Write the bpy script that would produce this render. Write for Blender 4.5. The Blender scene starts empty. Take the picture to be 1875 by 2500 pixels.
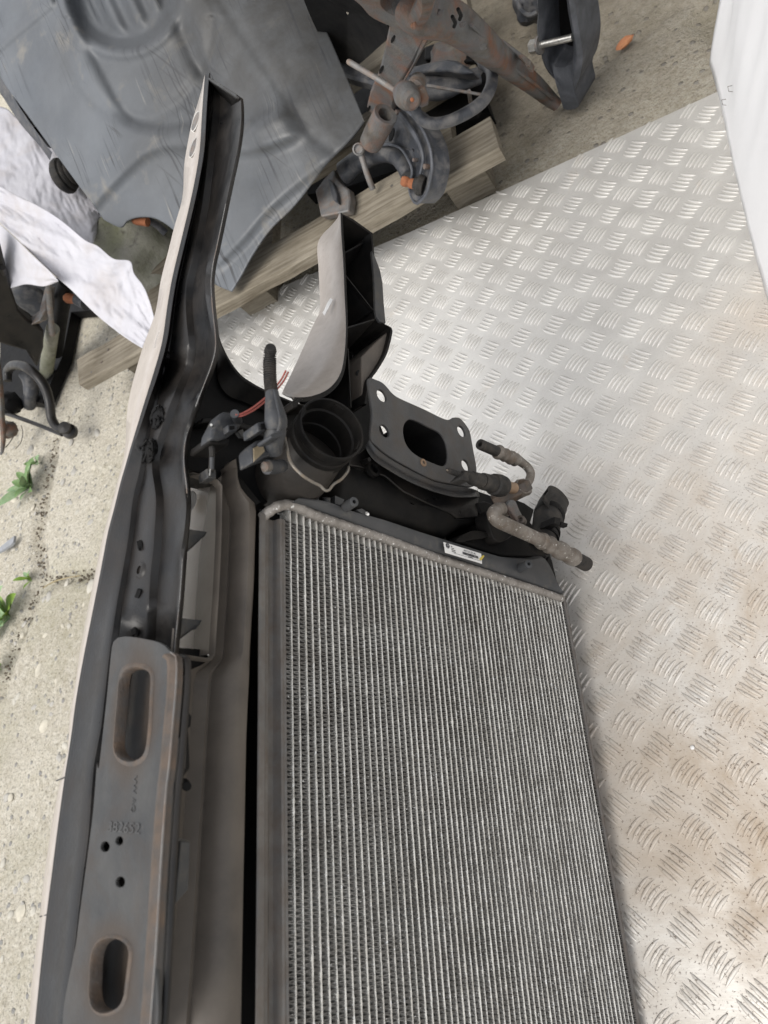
import bpy, bmesh, math, random
from mathutils import Vector, Matrix, noise
from mathutils.bvhtree import BVHTree
random.seed(7)

# ---------------------------------------------------------------- camera, world, sun, exposure
scene = bpy.context.scene
COL = scene.collection
RW = Matrix(((0.8357033, -0.2793212, -0.4728421),
             (-0.0227449, -0.8778598, 0.4783772),
             (-0.5487100, -0.3890267, -0.7399835)))        # lens axes -> world
CAM = Vector((0.0, 0.0, 0.847))
FPX, CX, CY = 1808.3, 937.5, 1250.0                         # focal length and centre in photo pixels
cam_data = bpy.data.cameras.new('camera')
cam = bpy.data.objects.new('camera', cam_data); COL.objects.link(cam)
cam_data.sensor_fit = 'HORIZONTAL'; cam_data.sensor_width = 36.0
cam_data.lens = 36.0 * FPX / 1875.0
cam_data.clip_start = 0.02; cam_data.clip_end = 400.0
m4 = Matrix(((RW[0][0], -RW[0][1], -RW[0][2]), (RW[1][0], -RW[1][1], -RW[1][2]), (RW[2][0], -RW[2][1], -RW[2][2]))).to_4x4()
m4.translation = CAM
cam.matrix_world = m4
scene.camera = cam
scene.render.resolution_x = 768; scene.render.resolution_y = 1024
cam_data.dof.use_dof = True
cam_data.dof.focus_distance = 0.80
cam_data.dof.aperture_fstop = 14.0

SUN_EL, SUN_AZ = math.radians(62), math.radians(205)        # azimuth: clockwise from +Y
world = bpy.data.worlds.new('World'); scene.world = world; world.use_nodes = True
wn = world.node_tree.nodes; wl = world.node_tree.links
bg = wn['Background']
sky = wn.new('ShaderNodeTexSky'); sky.sky_type = 'NISHITA'; sky.sun_disc = False
sky.sun_elevation = SUN_EL; sky.sun_rotation = SUN_AZ
sky.air_density = 1.0; sky.dust_density = 3.0; sky.ozone_density = 1.0
hsv = wn.new('ShaderNodeHueSaturation'); hsv.inputs['Saturation'].default_value = 0.32      # thin even cloud
veil = wn.new('ShaderNodeMix'); veil.data_type = 'RGBA'; veil.inputs[0].default_value = 0.65; veil.inputs[7].default_value = (4.9, 4.95, 5.1, 1)   # even cloud layer
wl.new(sky.outputs[0], hsv.inputs['Color']); wl.new(hsv.outputs[0], veil.inputs[6]); wl.new(veil.outputs[2], bg.inputs[0]); bg.inputs[1].default_value = 0.15
sun_d = bpy.data.lights.new('sun', 'SUN'); sun_d.energy = 1.5; sun_d.angle = math.radians(40); sun_d.color = (1.0, 0.96, 0.9)
sun = bpy.data.objects.new('sun', sun_d); COL.objects.link(sun)
sdir = Vector((math.sin(SUN_AZ) * math.cos(SUN_EL), math.cos(SUN_AZ) * math.cos(SUN_EL), math.sin(SUN_EL)))
sun.rotation_euler = sdir.to_track_quat('Z', 'Y').to_euler()
scene.view_settings.view_transform = 'Standard'; scene.view_settings.look = 'None'
scene.view_settings.exposure = 0.70; scene.view_settings.gamma = 1.0
scene.view_settings.use_curve_mapping = False

# ---------------------------------------------------------------- measuring helpers
# tiles of the photograph that were measured: origin and scale
TILE = {'S': (0, 0, 1), 'T1': (400, 150, .22604), 'T2': (300, 600, .24111), 'T3': (650, 480, .23508), 'T4': (500, 820, .27125),
        'T5': (850, 880, .24111), 'T6': (1050, 1020, .24111), 'B1': (750, 0, .27125), 'B2': (1100, 0, .39180),
        'B3': (0, 200, .27125), 'B4': (0, 550, .27125), 'B5': (0, 1100, .27125), 'B6': (380, 1080, .27125),
        'B7': (600, 1150, .18083), 'C': (0, 600, .42194), 'D': (0, 1200, .42194), 'E': (0, 1800, .42194), 'Z2': (800, 0, .648), 'R4': (500, 850, .60277)}
def P(t, pts):
    ox, oy, k = TILE[t]
    return [(ox + k * p[0], oy + k * p[1]) for p in pts]
def ray(p):
    return RW @ Vector(((p[0] - CX) / FPX, (p[1] - CY) / FPX, 1.0))
def atz(p, z):
    d = ray(p); return CAM + d * ((z - CAM.z) / d.z)
def depth_of(p3):
    return (RW.transposed() @ (p3 - CAM)).z
# frame of the upright front end: U along the radiator tubes (away), V up the radiator, W out of it
A_O = Vector((-0.34933142, 0.29564127, 0.45488925))
AU = Vector((0.0, 0.99718591, 0.07496836)); AV = Vector((-.20648051, -.07335285, .97569727)); AW = Vector((.97845071, -.01547951, .20589946))
AM = Matrix((AU, AV, AW))
CL = AM @ (CAM - A_O)
def la(p, axis, val):
    d = AM @ ray(p); i = 'uvw'.index(axis)
    return CL + d * ((val - CL[i]) / d[i])
def lw(p, w=0.0): return la(p, 'w', w)
def lv(p, v=0.0): return la(p, 'v', v)
def l2w(q): return A_O + AU * q[0] + AV * q[1] + AW * q[2]
def rad_l(q, rpx): return rpx * depth_of(l2w(q)) / FPX
def plane3(a, b, c):
    """plane through three photo points of given height; returns a mapper (photo point, offset) -> world"""
    A, B, Cc = atz(a[:2], a[2]), atz(b[:2], b[2]), atz(c[:2], c[2])
    n = (B - A).cross(Cc - A).normalized()
    if n.dot(CAM - A) < 0: n = -n
    def f(p, off=0.0):
        d = ray(p); return CAM + d * ((A + n * off - CAM).dot(n) / d.dot(n))
    f.n = n
    return f
def smooth_line(pts, n, closed=False):
    """Catmull-Rom through the points, resampled to n points by length"""
    pts = [Vector(p) for p in pts]
    m = len(pts); dense = []
    seg = m if closed else m - 1
    for i in range(seg):
        if closed: a, b, c, d = pts[(i - 1) % m], pts[i], pts[(i + 1) % m], pts[(i + 2) % m]
        else: a, b, c, d = pts[max(i - 1, 0)], pts[i], pts[i + 1], pts[min(i + 2, m - 1)]
        for k in range(12):
            t = k / 12.0
            dense.append(0.5 * ((2 * b) + (c - a) * t + (2 * a - 5 * b + 4 * c - d) * t * t + (3 * b - a - 3 * c + d) * t ** 3))
    dense.append(pts[0].copy() if closed else pts[-1].copy())
    L = [0.0]
    for i in range(1, len(dense)): L.append(L[-1] + (dense[i] - dense[i - 1]).length)
    out = []; j = 0
    cnt = n if closed else n - 1
    for i in range(n):
        s = L[-1] * i / cnt
        while j < len(L) - 2 and L[j + 1] < s: j += 1
        t = (s - L[j]) / max(L[j + 1] - L[j], 1e-9)
        out.append(dense[j].lerp(dense[j + 1], min(max(t, 0), 1)))
    return out

# ---------------------------------------------------------------- mesh helpers
class MB:
    def __init__(self): self.v = []; self.f = []
    def loft(self, rows, wrap=False):
        n = len(rows[0]); b = len(self.v)
        for r in rows: self.v += [tuple(q) for q in r]
        for i in range(len(rows) - 1):
            for j in range(n if wrap else n - 1):
                k = (j + 1) % n
                self.f.append((b + i * n + j, b + i * n + k, b + (i + 1) * n + k, b + (i + 1) * n + j))
        return self
    def tube(self, path, radii, seg=14, cap=True, flat=1.0, up=None, square=0.0):
        path = [Vector(p) for p in path]; n = len(path)
        if not hasattr(radii, '__len__'): radii = [radii] * n
        tan = [(path[min(i + 1, n - 1)] - path[max(i - 1, 0)]).normalized() for i in range(n)]
        for i in range(n):
            if tan[i].length < .5: tan[i] = tan[i - 1] if i else (path[-1] - path[0]).normalized()
        ref = Vector(up) if up is not None else (Vector((0, 0, 1)) if abs(tan[0].z) < .9 else Vector((1, 0, 0)))
        rows = []; nx = None
        for i in range(n):
            base = ref if (nx is None or up is not None) else nx
            nx = (base - tan[i] * base.dot(tan[i]))
            nx = nx.normalized() if nx.length > 1e-6 else tan[i].orthogonal().normalized()
            ny = tan[i].cross(nx)
            row = []
            for k in range(seg):
                a = 2 * math.pi * (k + .5) / seg
                c, s = math.cos(a), math.sin(a)
                if square:
                    e = 1.0 - square * .75
                    c = math.copysign(abs(c) ** e, c); s = math.copysign(abs(s) ** e, s)
                row.append(path[i] + (nx * c * flat + ny * s) * radii[i])
            rows.append(row)
        b = len(self.v); self.loft(rows, True)
        if cap:
            self.f.append(tuple(b + k for k in reversed(range(seg))))
            e = b + (n - 1) * seg; self.f.append(tuple(e + k for k in range(seg)))
        return self
    def prism(self, poly, vec):
        """closed polygon poly swept by vec (a vector, or a list of per-point vectors)"""
        n = len(poly); b = len(self.v)
        vs = vec if isinstance(vec, list) else [Vector(vec)] * n
        self.v += [tuple(p) for p in poly] + [tuple(Vector(p) + q) for p, q in zip(poly, vs)]
        self.f.append(tuple(range(b, b + n))); self.f.append(tuple(reversed(range(b + n, b + 2 * n))))
        for i in range(n):
            j = (i + 1) % n
            self.f.append((b + j, b + i, b + n + i, b + n + j))
        return self
    def box(self, c, ax, ay, az):
        c = Vector(c); b = len(self.v); ax, ay, az = Vector(ax), Vector(ay), Vector(az)
        for sx, sy, sz in ((-1,-1,-1),(1,-1,-1),(1,1,-1),(-1,1,-1),(-1,-1,1),(1,-1,1),(1,1,1),(-1,1,1)):
            self.v.append(tuple(c + ax * sx + ay * sy + az * sz))
        for q in ((0,3,2,1),(4,5,6,7),(0,1,5,4),(1,2,6,5),(2,3,7,6),(3,0,4,7)): self.f.append(tuple(b + i for i in q))
        return self
    def ball(self, c, ax, ay, az, nu=14, nv=9, rough=0.0, seed=0):
        c = Vector(c); rows = []
        for i in range(nv + 1):
            t = math.pi * i / nv; row = []
            for j in range(nu):
                a = 2 * math.pi * j / nu
                d = Vector(ax) * (math.sin(t) * math.cos(a)) + Vector(ay) * (math.sin(t) * math.sin(a)) + Vector(az) * math.cos(t)
                if rough: d = d * (1 + rough * noise.noise(Vector((math.sin(t) * math.cos(a), math.sin(t) * math.sin(a), math.cos(t))) * 2.2 + Vector((seed, 0, 0))))
                row.append(c + d)
            rows.append(row)
        return self.loft(rows, True)
    def build(self, name, mat, parent=None, off=(0, 0, 0), angle=35, solid=None, bevel=None, sub=0):
        o = Vector(off)
        me = bpy.data.meshes.new(name)
        me.from_pydata([tuple(Vector(p) - o) for p in self.v], [], self.f)
        bm = bmesh.new(); bm.from_mesh(me)
        bmesh.ops.remove_doubles(bm, verts=bm.verts, dist=1e-6)
        bmesh.ops.recalc_face_normals(bm, faces=bm.faces)
        bm.to_mesh(me); bm.free()
        return finish(name, me, mat, parent, angle, solid, bevel, sub)
def finish(name, me, mat, parent=None, angle=35, solid=None, bevel=None, sub=0):
    me.shade_smooth(); me.set_sharp_from_angle(angle=math.radians(angle))
    if not me.materials: me.materials.append(mat)
    ob = bpy.data.objects.new(name, me); COL.objects.link(ob)
    if parent is not None: ob.parent = parent
    if sub:
        m = ob.modifiers.new('sub', 'SUBSURF'); m.levels = sub; m.render_levels = sub
    if solid:
        m = ob.modifiers.new('solid', 'SOLIDIFY'); m.thickness = solid; m.offset = -1
    if bevel:
        m = ob.modifiers.new('bevel', 'BEVEL'); m.width = bevel; m.segments = 2; m.limit_method = 'ANGLE'; m.angle_limit = math.radians(40)
    return ob
def plate(name, outer, holes, mapper, thick, mat, parent=None, bevel=0.0008, res=1, off=(0, 0, 0)):
    """flat plate with holes: 2D outlines (x, y), extruded, then mapped to 3D by mapper(x, y, z)"""
    cu = bpy.data.curves.new(name, 'CURVE'); cu.dimensions = '2D'; cu.fill_mode = 'BOTH'
    cu.extrude = max(thick / 2 - bevel, 1e-5); cu.bevel_depth = bevel; cu.bevel_resolution = res; cu.offset = -bevel
    for pts in [outer] + holes:
        sp = cu.splines.new('POLY'); sp.points.add(len(pts) - 1); sp.use_cyclic_u = True
        for q, p in zip(sp.points, pts): q.co = (p[0], p[1], 0, 1)
    co = bpy.data.objects.new(name, cu)
    COL.objects.link(co)
    me = bpy.data.meshes.new_from_object(co)
    bpy.data.objects.remove(co); bpy.data.curves.remove(cu)
    o = Vector(off)
    for v in me.vertices: v.co = mapper(v.co.x, v.co.y, v.co.z) - o
    me.name = name
    bm = bmesh.new(); bm.from_mesh(me); bmesh.ops.recalc_face_normals(bm, faces=bm.faces); bm.to_mesh(me); bm.free()
    return finish(name, me, mat, parent, 40)
def tag(o, label, cat, group=None):
    o['label'] = label; o['category'] = cat
    if group: o['group'] = group
    return o
def thing(name, label, cat, loc, group=None):
    o = bpy.data.objects.new(name, None); COL.objects.link(o); o.location = loc; o.empty_display_size = .05
    return tag(o, label, cat, group)
def struct(o):
    o['kind'] = 'structure'; return o
def circle(c, r, n=20): return [(c[0] + r * math.cos(2 * math.pi * i / n), c[1] + r * math.sin(2 * math.pi * i / n)) for i in range(n)]

# ---------------------------------------------------------------- materials
def mat(name, c1, c2=None, rough=.5, metal=0.0, scale=18, bump=.15, bscale=120, layers=(), spec=.5, rvar=.12, detail=6, bdist=.002, c2pos=(.35, .7), subsurf=0, world=False, big=False):
    """base colour noise c1-c2, then layers (colour, amount 0-1, noise scale, roughness, metal, sharpness)"""
    if not big:                      # small parts: features of millimetres to centimetres
        scale = scale * 3.5 if scale < 40 else scale
        bscale = bscale * 3.0 if bscale < 300 else bscale
        layers = [(a, b, c * 3.0 if c < 60 else c, d, e, f) for a, b, c, d, e, f in layers]
    m = bpy.data.materials.new(name); m.use_nodes = True
    nt = m.node_tree; N = nt.nodes; Lk = nt.links; bs = N['Principled BSDF']
    tc = N.new('ShaderNodeTexCoord'); co = tc.outputs['Object']
    if world: co = N.new('ShaderNodeNewGeometry').outputs['Position']
    def nz(s, d=detail, r=.6, dist=0.0):
        n = N.new('ShaderNodeTexNoise'); n.inputs['Scale'].default_value = s; n.inputs['Detail'].default_value = d
        n.inputs['Roughness'].default_value = r; n.inputs['Distortion'].default_value = dist
        Lk.new(co, n.inputs['Vector']); return n.outputs['Fac']
    def ramp(src, a, b):
        r = N.new('ShaderNodeMapRange'); r.inputs[1].default_value = a; r.inputs[2].default_value = b
        Lk.new(src, r.inputs[0]); return r.outputs[0]
    def mix(f, a, b, kind='RGBA'):
        x = N.new('ShaderNodeMix'); x.data_type = kind
        i0, i1, io = (6, 7, 2) if kind == 'RGBA' else (2, 3, 0)
        Lk.new(f, x.inputs[0])
        for idx, val in ((i0, a), (i1, b)):
            if hasattr(val, 'is_output') or isinstance(val, bpy.types.NodeSocket): Lk.new(val, x.inputs[idx])
            else: x.inputs[idx].default_value = (*val, 1) if kind == 'RGBA' else val
        return x.outputs[io]
    c2 = c2 or tuple(min(1, x * 1.35 + .004) for x in c1)
    n0 = nz(scale)
    col = mix(ramp(n0, *c2pos), c1, c2)
    rg = mix(nz(scale * 2.3), max(.02, rough - rvar), min(1, rough + rvar), 'FLOAT')
    mt = None
    for (lc, amt, ls, lr, lm, sharp) in layers:
        f = ramp(nz(ls, 8, .65, .3), 1.0 - amt * .78 - .12 - (1 - sharp) ** 2 * .24, 1.0 - amt * .78 - .12 + (1 - sharp) ** 2 * .24 + .02)
        col = mix(f, col, lc); rg = mix(f, rg, lr, 'FLOAT')
        mt = mix(f, mt if mt is not None else metal, lm, 'FLOAT')
    Lk.new(col, bs.inputs['Base Color']); Lk.new(rg, bs.inputs['Roughness'])
    if mt is not None: Lk.new(mt, bs.inputs['Metallic'])
    else: bs.inputs['Metallic'].default_value = metal
    bs.inputs['Specular IOR Level'].default_value = spec
    if bump:
        b = N.new('ShaderNodeBump'); b.inputs['Strength'].default_value = bump; b.inputs['Distance'].default_value = bdist
        Lk.new(nz(bscale, 5, .6), b.inputs['Height']); Lk.new(b.outputs[0], bs.inputs['Normal'])
    if subsurf: bs.inputs['Subsurface Weight'].default_value = subsurf
    return m

def scratches(m, rot, stretch, col, lo, hi, amt=.6, rough=None):
    """fine straight scuffs: noise stretched along one direction, over the base colour"""
    nt = m.node_tree; N = nt.nodes; Lk = nt.links; bs = N['Principled BSDF']
    tc = [n for n in N if n.type == 'TEX_COORD'][0]
    mp = N.new('ShaderNodeMapping'); mp.inputs['Rotation'].default_value = rot; mp.inputs['Scale'].default_value = stretch
    Lk.new(tc.outputs['Object'], mp.inputs[0])
    g = N.new('ShaderNodeTexNoise'); g.inputs['Scale'].default_value = 1; g.inputs['Detail'].default_value = 4; g.inputs['Roughness'].default_value = .6; g.inputs['Distortion'].default_value = .4
    Lk.new(mp.outputs[0], g.inputs['Vector'])
    r = N.new('ShaderNodeMapRange'); r.inputs[1].default_value = lo; r.inputs[2].default_value = hi; r.inputs[4].default_value = amt; Lk.new(g.outputs['Fac'], r.inputs[0])
    mx = N.new('ShaderNodeMix'); mx.data_type = 'RGBA'; mx.inputs[7].default_value = (*col, 1)
    src = bs.inputs['Base Color'].links[0].from_socket
    Lk.new(r.outputs[0], mx.inputs[0]); Lk.new(src, mx.inputs[6]); Lk.new(mx.outputs[2], bs.inputs['Base Color'])
    return m

def scratch_dir(m, e1, e2, su, sv, col, lo, hi, amt, seed=0.0):
    """long scuffs along e1 on a flat sheet (e2 across), clumped by a broad mask"""
    nt = m.node_tree; N = nt.nodes; Lk = nt.links; bs = N['Principled BSDF']
    g = N.new('ShaderNodeNewGeometry'); out = []
    for e, sc in ((e1, su), (e2, sv)):
        d = N.new('ShaderNodeVectorMath'); d.operation = 'DOT_PRODUCT'; d.inputs[1].default_value = tuple(e); Lk.new(g.outputs['Position'], d.inputs[0])
        k = N.new('ShaderNodeMath'); k.operation = 'MULTIPLY_ADD'; k.inputs[1].default_value = sc; k.inputs[2].default_value = seed; Lk.new(d.outputs['Value'], k.inputs[0]); out.append(k.outputs[0])
    c = N.new('ShaderNodeCombineXYZ'); Lk.new(out[0], c.inputs[0]); Lk.new(out[1], c.inputs[1])
    n = N.new('ShaderNodeTexNoise'); n.inputs['Scale'].default_value = 1; n.inputs['Detail'].default_value = 2; n.inputs['Distortion'].default_value = .6; Lk.new(c.outputs[0], n.inputs['Vector'])
    r = N.new('ShaderNodeMapRange'); r.inputs[1].default_value = lo; r.inputs[2].default_value = hi; Lk.new(n.outputs['Fac'], r.inputs[0])
    b = N.new('ShaderNodeTexNoise'); b.inputs['Scale'].default_value = 7; b.inputs['Detail'].default_value = 3; Lk.new(g.outputs['Position'], b.inputs['Vector'])
    rb = N.new('ShaderNodeMapRange'); rb.inputs[1].default_value = .45; rb.inputs[2].default_value = .6; rb.inputs[4].default_value = amt; Lk.new(b.outputs['Fac'], rb.inputs[0])
    mu = N.new('ShaderNodeMath'); mu.operation = 'MULTIPLY'; Lk.new(r.outputs[0], mu.inputs[0]); Lk.new(rb.outputs[0], mu.inputs[1])
    mx = N.new('ShaderNodeMix'); mx.data_type = 'RGBA'; mx.inputs[7].default_value = (*col, 1)
    src = bs.inputs['Base Color'].links[0].from_socket
    Lk.new(mu.outputs[0], mx.inputs[0]); Lk.new(src, mx.inputs[6]); Lk.new(mx.outputs[2], bs.inputs['Base Color'])
def align(a, b):
    """rotate (and if needed reverse) ring b so that it runs alongside ring a"""
    best = None
    for bb in (list(b), list(reversed(b))):
        for k in range(len(bb)):
            d = sum((a[i] - bb[(i + k) % len(bb)]).length for i in range(0, len(a), max(1, len(a) // 8)))
            if best is None or d < best[0]: best = (d, bb[k:] + bb[:k])
    return best[1]
DIRT = (.16, .115, .075)
M = {}
M['black_steel'] = mat('black_steel', (.005, .005, .0056), (.012, .0117, .0113), rough=.30, scale=9, bump=.12, bscale=160,
                       layers=[((.026, .021, .017), .36, 10, .6, 0, .05), ((.1, .095, .085), .2, 90, .8, 0, .6)], spec=.34)
M['black_plastic'] = mat('black_plastic', (.005, .005, .0054), (.010, .0098, .0095), rough=.45, scale=7, bump=.2, bscale=400, bdist=.0006,
                         layers=[((.022, .019, .016), .34, 10, .7, 0, .05), ((.09, .085, .078), .18, 90, .8, 0, .6)], spec=.14)
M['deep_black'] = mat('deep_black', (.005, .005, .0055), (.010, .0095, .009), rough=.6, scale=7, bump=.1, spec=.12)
M['grey_plastic'] = mat('grey_plastic', (.035, .036, .038), (.055, .055, .056), rough=.5, scale=12, bump=.12, bscale=300, bdist=.0006,
                        layers=[((.1, .09, .075), .36, 30, .8, 0, .2)], spec=.4)
M['tan_panel'] = mat('dusty_panel_plastic', (.06, .053, .047), (.10, .087, .075), rough=.42, scale=6, bump=.12, bscale=300, bdist=.0006,
                     layers=[((.135, .115, .095), .42, 5, .7, 0, .0)], spec=.3)
M['duct_paint_lit'] = mat('duct_beige_paint_lit', (.80, .73, .65), (.84, .77, .69), rough=.35, scale=25, bump=.05, bscale=500, bdist=.0004)  # beige paint made paler in place of daylight reaching the duct floor
M['duct_wall'] = mat('duct_taupe_plastic', (.22, .19, .16), (.28, .245, .21), rough=.4, scale=12, bump=.1, bscale=500, bdist=.0004)
M['beige'] = mat('beige_paint', (.37, .33, .295), (.43, .388, .35), rough=.32, scale=25, bump=.06, bscale=500, bdist=.0004,
                 layers=[((.35, .31, .27), .28, 45, .6, 0, .3)], spec=.5)
M['bracket'] = mat('weathered_bracket_steel', (.028, .029, .030), (.052, .051, .049), rough=.5, metal=.0, scale=9, bump=.15, bscale=140,
                   layers=[((.055, .037, .025), .22, 9, .7, 0, .0), ((.13, .12, .11), .2, 100, .8, 0, .6)], spec=.4)
M['mount_steel'] = mat('mount_plate_steel', (.034, .034, .035), (.055, .054, .053), rough=.4, scale=12, bump=.15, bscale=160, layers=[((.07, .055, .042), .3, 16, .7, 0, .1), ((.13, .12, .11), .2, 90, .8, 0, .6)], spec=.45)
M['tank'] = mat('tank_plastic', (.043, .045, .048), (.06, .061, .063), rough=.5, scale=8, bump=.12, bscale=500, bdist=.0005, spec=.4,
                layers=[((.12, .11, .095), .25, 60, .8, 0, .3)])
M['alu_cast'] = mat('corroded_aluminium', (.15, .135, .118), (.30, .28, .255), rough=.5, metal=.55, scale=45, bump=.7, bscale=220, bdist=.0012,
                    layers=[((.75, .74, .7), .33, 240, .8, 0, .8), ((.10, .072, .05), .44, 26, .8, 0, .1)])
M['alu_header'] = mat('header_aluminium', (.25, .23, .21), (.36, .335, .31), rough=.5, metal=.45, scale=30, bump=.6, bscale=260, bdist=.0012,
                      layers=[((.14, .12, .10), .30, 25, .8, 0, .2), ((.78, .77, .74), .34, 330, .85, 0, .85)])
M['tube'] = mat('tube_aluminium', (.66, .645, .595), (.82, .80, .75), rough=.5, metal=.05, scale=60, bump=.9, bscale=500, bdist=.0012,
                layers=[((.42, .39, .34), .36, 13, .8, 0, .2), ((.9, .9, .88), .35, 260, .8, 0, .7)], world=True)
M['fin'] = mat('fin_aluminium', (.15, .147, .14), (.26, .257, .248), rough=.5, metal=.35, scale=45, bump=.0, world=True, big=True,
               layers=[((.11, .10, .09), .42, 30, .8, 0, .3), ((.06, .054, .047), .46, 11, .8, 0, .15), ((.85, .85, .84), .30, 380, .8, 0, .9)])
M['rubber'] = mat('black_rubber', (.014, .0135, .013), (.03, .028, .026), rough=.7, scale=14, bump=.3, bscale=160, spec=.3,
                  layers=[((.07, .06, .05), .33, 20, .85, 0, .2)])
M['grey_rubber'] = mat('grey_connector', (.028, .03, .034), (.05, .052, .056), rough=.55, scale=20, bump=.15, bscale=300, spec=.4,
                       layers=[((.12, .11, .095), .3, 40, .85, 0, .3)])
M['rust'] = mat('rusty_steel', (.055, .045, .036), (.13, .115, .095), rough=.8, metal=.0, scale=14, bump=.7, bscale=150,
                layers=[((.17, .062, .024), .40, 11, .9, 0, .3), ((.09, .095, .10), .44, 7, .6, 0, .2), ((.45, .42, .37), .22, 160, .9, 0, .8)])
M['rust_bright'] = mat('orange_rust', (.20, .068, .028), (.32, .12, .05), rough=.85, scale=60, bump=.6, bscale=220)
M['old_steel'] = mat('old_grey_steel', (.14, .14, .14), (.22, .21, .2), rough=.55, metal=.35, scale=20, bump=.4, bscale=170,
                     layers=[((.2, .12, .07), .36, 16, .85, 0, .2)])
M['blue_black'] = mat('dusty_black_casting', (.018, .020, .025), (.042, .046, .055), rough=.5, scale=9, bump=.25, bscale=150,
                      layers=[((.16, .15, .14), .32, 14, .8, 0, .15), ((.3, .29, .27), .18, 190, .9, 0, .8)])
M['old_steel_dark'] = mat('blue_grey_casting', (.05, .055, .065), (.095, .1, .115), rough=.5, scale=12, bump=.4, bscale=150, layers=[((.2, .2, .2), .22, 90, .8, 0, .5), ((.025, .027, .03), .36, 12, .6, 0, .1)])
M['liner'] = mat('scuffed_liner_plastic', (.082, .092, .105), (.125, .138, .155), rough=.34, scale=4, bump=.15, bscale=90,
                 layers=[((.15, .16, .17), .36, 4, .6, 0, .0), ((.06, .063, .068), .36, 3.2, .6, 0, .0), ((.24, .22, .185), .24, 13, .85, 0, .3), ((.42, .42, .41), .16, 120, .9, 0, .85)], spec=.5, big=True)

def liner_dirt():
    """brown-black road dirt along the shield's upper right side"""
    m = M['liner']; nt = m.node_tree; N = nt.nodes; Lk = nt.links; bs = N['Principled BSDF']
    g = N.new('ShaderNodeNewGeometry')
    def spot(c, r0, r1):
        v = N.new('ShaderNodeVectorMath'); v.operation = 'DISTANCE'; v.inputs[1].default_value = c; Lk.new(g.outputs['Position'], v.inputs[0])
        r = N.new('ShaderNodeMapRange'); r.inputs[1].default_value = r0; r.inputs[2].default_value = r1; r.inputs[3].default_value = 1; r.inputs[4].default_value = 0
        Lk.new(v.outputs['Value'], r.inputs[0]); return r.outputs[0]
    n = N.new('ShaderNodeTexNoise'); n.inputs['Scale'].default_value = 11; n.inputs['Detail'].default_value = 8; n.inputs['Roughness'].default_value = .7; Lk.new(g.outputs['Position'], n.inputs['Vector'])
    mr = N.new('ShaderNodeMapRange'); mr.inputs[1].default_value = .25; mr.inputs[2].default_value = .62; mr.inputs[3].default_value = .45; Lk.new(n.outputs['Fac'], mr.inputs[0])
    A1, A2 = LPQ((800, 130)), LPQ((640, -20))
    mx = N.new('ShaderNodeMath'); mx.operation = 'MAXIMUM'; Lk.new(spot(A1, .10, .42), mx.inputs[0]); Lk.new(spot(A2, .12, .45), mx.inputs[1])
    mm = N.new('ShaderNodeMath'); mm.operation = 'MULTIPLY'; Lk.new(mx.outputs[0], mm.inputs[0]); Lk.new(mr.outputs[0], mm.inputs[1])
    x = N.new('ShaderNodeMix'); x.data_type = 'RGBA'; x.inputs[7].default_value = (.036, .035, .033, 1)
    src = bs.inputs['Base Color'].links[0].from_socket; Lk.new(mm.outputs[0], x.inputs[0]); Lk.new(src, x.inputs[6]); Lk.new(x.outputs[2], bs.inputs['Base Color'])
LPQ = plane3((565, 712, .125), (890, 296, .21), (60, 300, .40))
liner_dirt()
_a, _b, _c = LPQ((420, 620)), LPQ((300, 330)), LPQ((560, 560))
_e = (_b - _a).normalized(); _f = LPQ.n.cross(_e); _g = (_c - _b).normalized(); _h = LPQ.n.cross(_g)
scratch_dir(M['liner'], _e, _f, 3.0, 190.0, (.025, .026, .029), .57, .64, .9)
scratch_dir(M['liner'], _g, _h, 4.0, 150.0, (.035, .036, .038), .64, .69, .8, 31.0)
scratch_dir(M['liner'], _e, _f, 5.0, 110.0, (.30, .285, .25), .66, .72, .6, 77.0)
M['cloth'] = mat('white_cloth', (.47, .465, .50), (.54, .535, .565), rough=.9, scale=9, bump=.2, bscale=30, bdist=.003, spec=.1,
                 layers=[((.40, .35, .31), .24, 7, .95, 0, .1)], big=True)
M['tarp'] = mat('white_tarp', (.76, .76, .77), (.81, .81, .82), rough=.7, scale=5, bump=.1, bscale=20, spec=.3, big=True)
M['wood'] = None
M['clear_red'] = mat('red_plastic', (.35, .03, .04), (.45, .05, .06), rough=.35)
M['red_wire'] = mat('red_wire', (.26, .06, .05), (.34, .09, .07), rough=.5, bump=.1, layers=[((.12, .08, .06), .3, 60, .8, 0, .2)])
M['bright_steel'] = mat('zinc_steel', (.55, .54, .5), (.66, .65, .62), rough=.32, metal=.9, scale=40, bump=.2, layers=[((.25, .18, .12), .25, 60, .7, .2, .3)])
M['wire_clip'] = mat('spring_wire', (.16, .15, .135), (.26, .245, .22), rough=.4, metal=.7, scale=60, bump=.3, layers=[((.2, .15, .1), .4, 50, .8, 0, .2)])
M['brass'] = mat('dull_brass', (.2, .13, .08), (.3, .21, .14), rough=.55, metal=.4, scale=60, bump=.3)
M['label'] = mat('paper_label', (.74, .73, .71), (.8, .79, .77), rough=.5, bump=0, layers=[((.6, .57, .52), .25, 60, .6, 0, .1)])
M['ink'] = mat('black_ink', (.02, .02, .025), (.03, .03, .035), rough=.5, bump=0)
M['yellow'] = mat('yellow_mark', (.55, .42, .06), (.6, .48, .1), rough=.6, bump=0)
M['sticker'] = mat('faded_sticker', (.2, .16, .1), (.27, .22, .15), rough=.6, bump=.1)
M['moss_stone'] = mat('mossy_stone', (.2, .195, .165), (.33, .32, .28), rough=.95, scale=8, bump=1.0, bscale=45, bdist=.006,
                      layers=[((.12, .13, .06), .40, 9, .95, 0, .1), ((.07, .065, .055), .3, 40, .95, 0, .4)], big=True)
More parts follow.
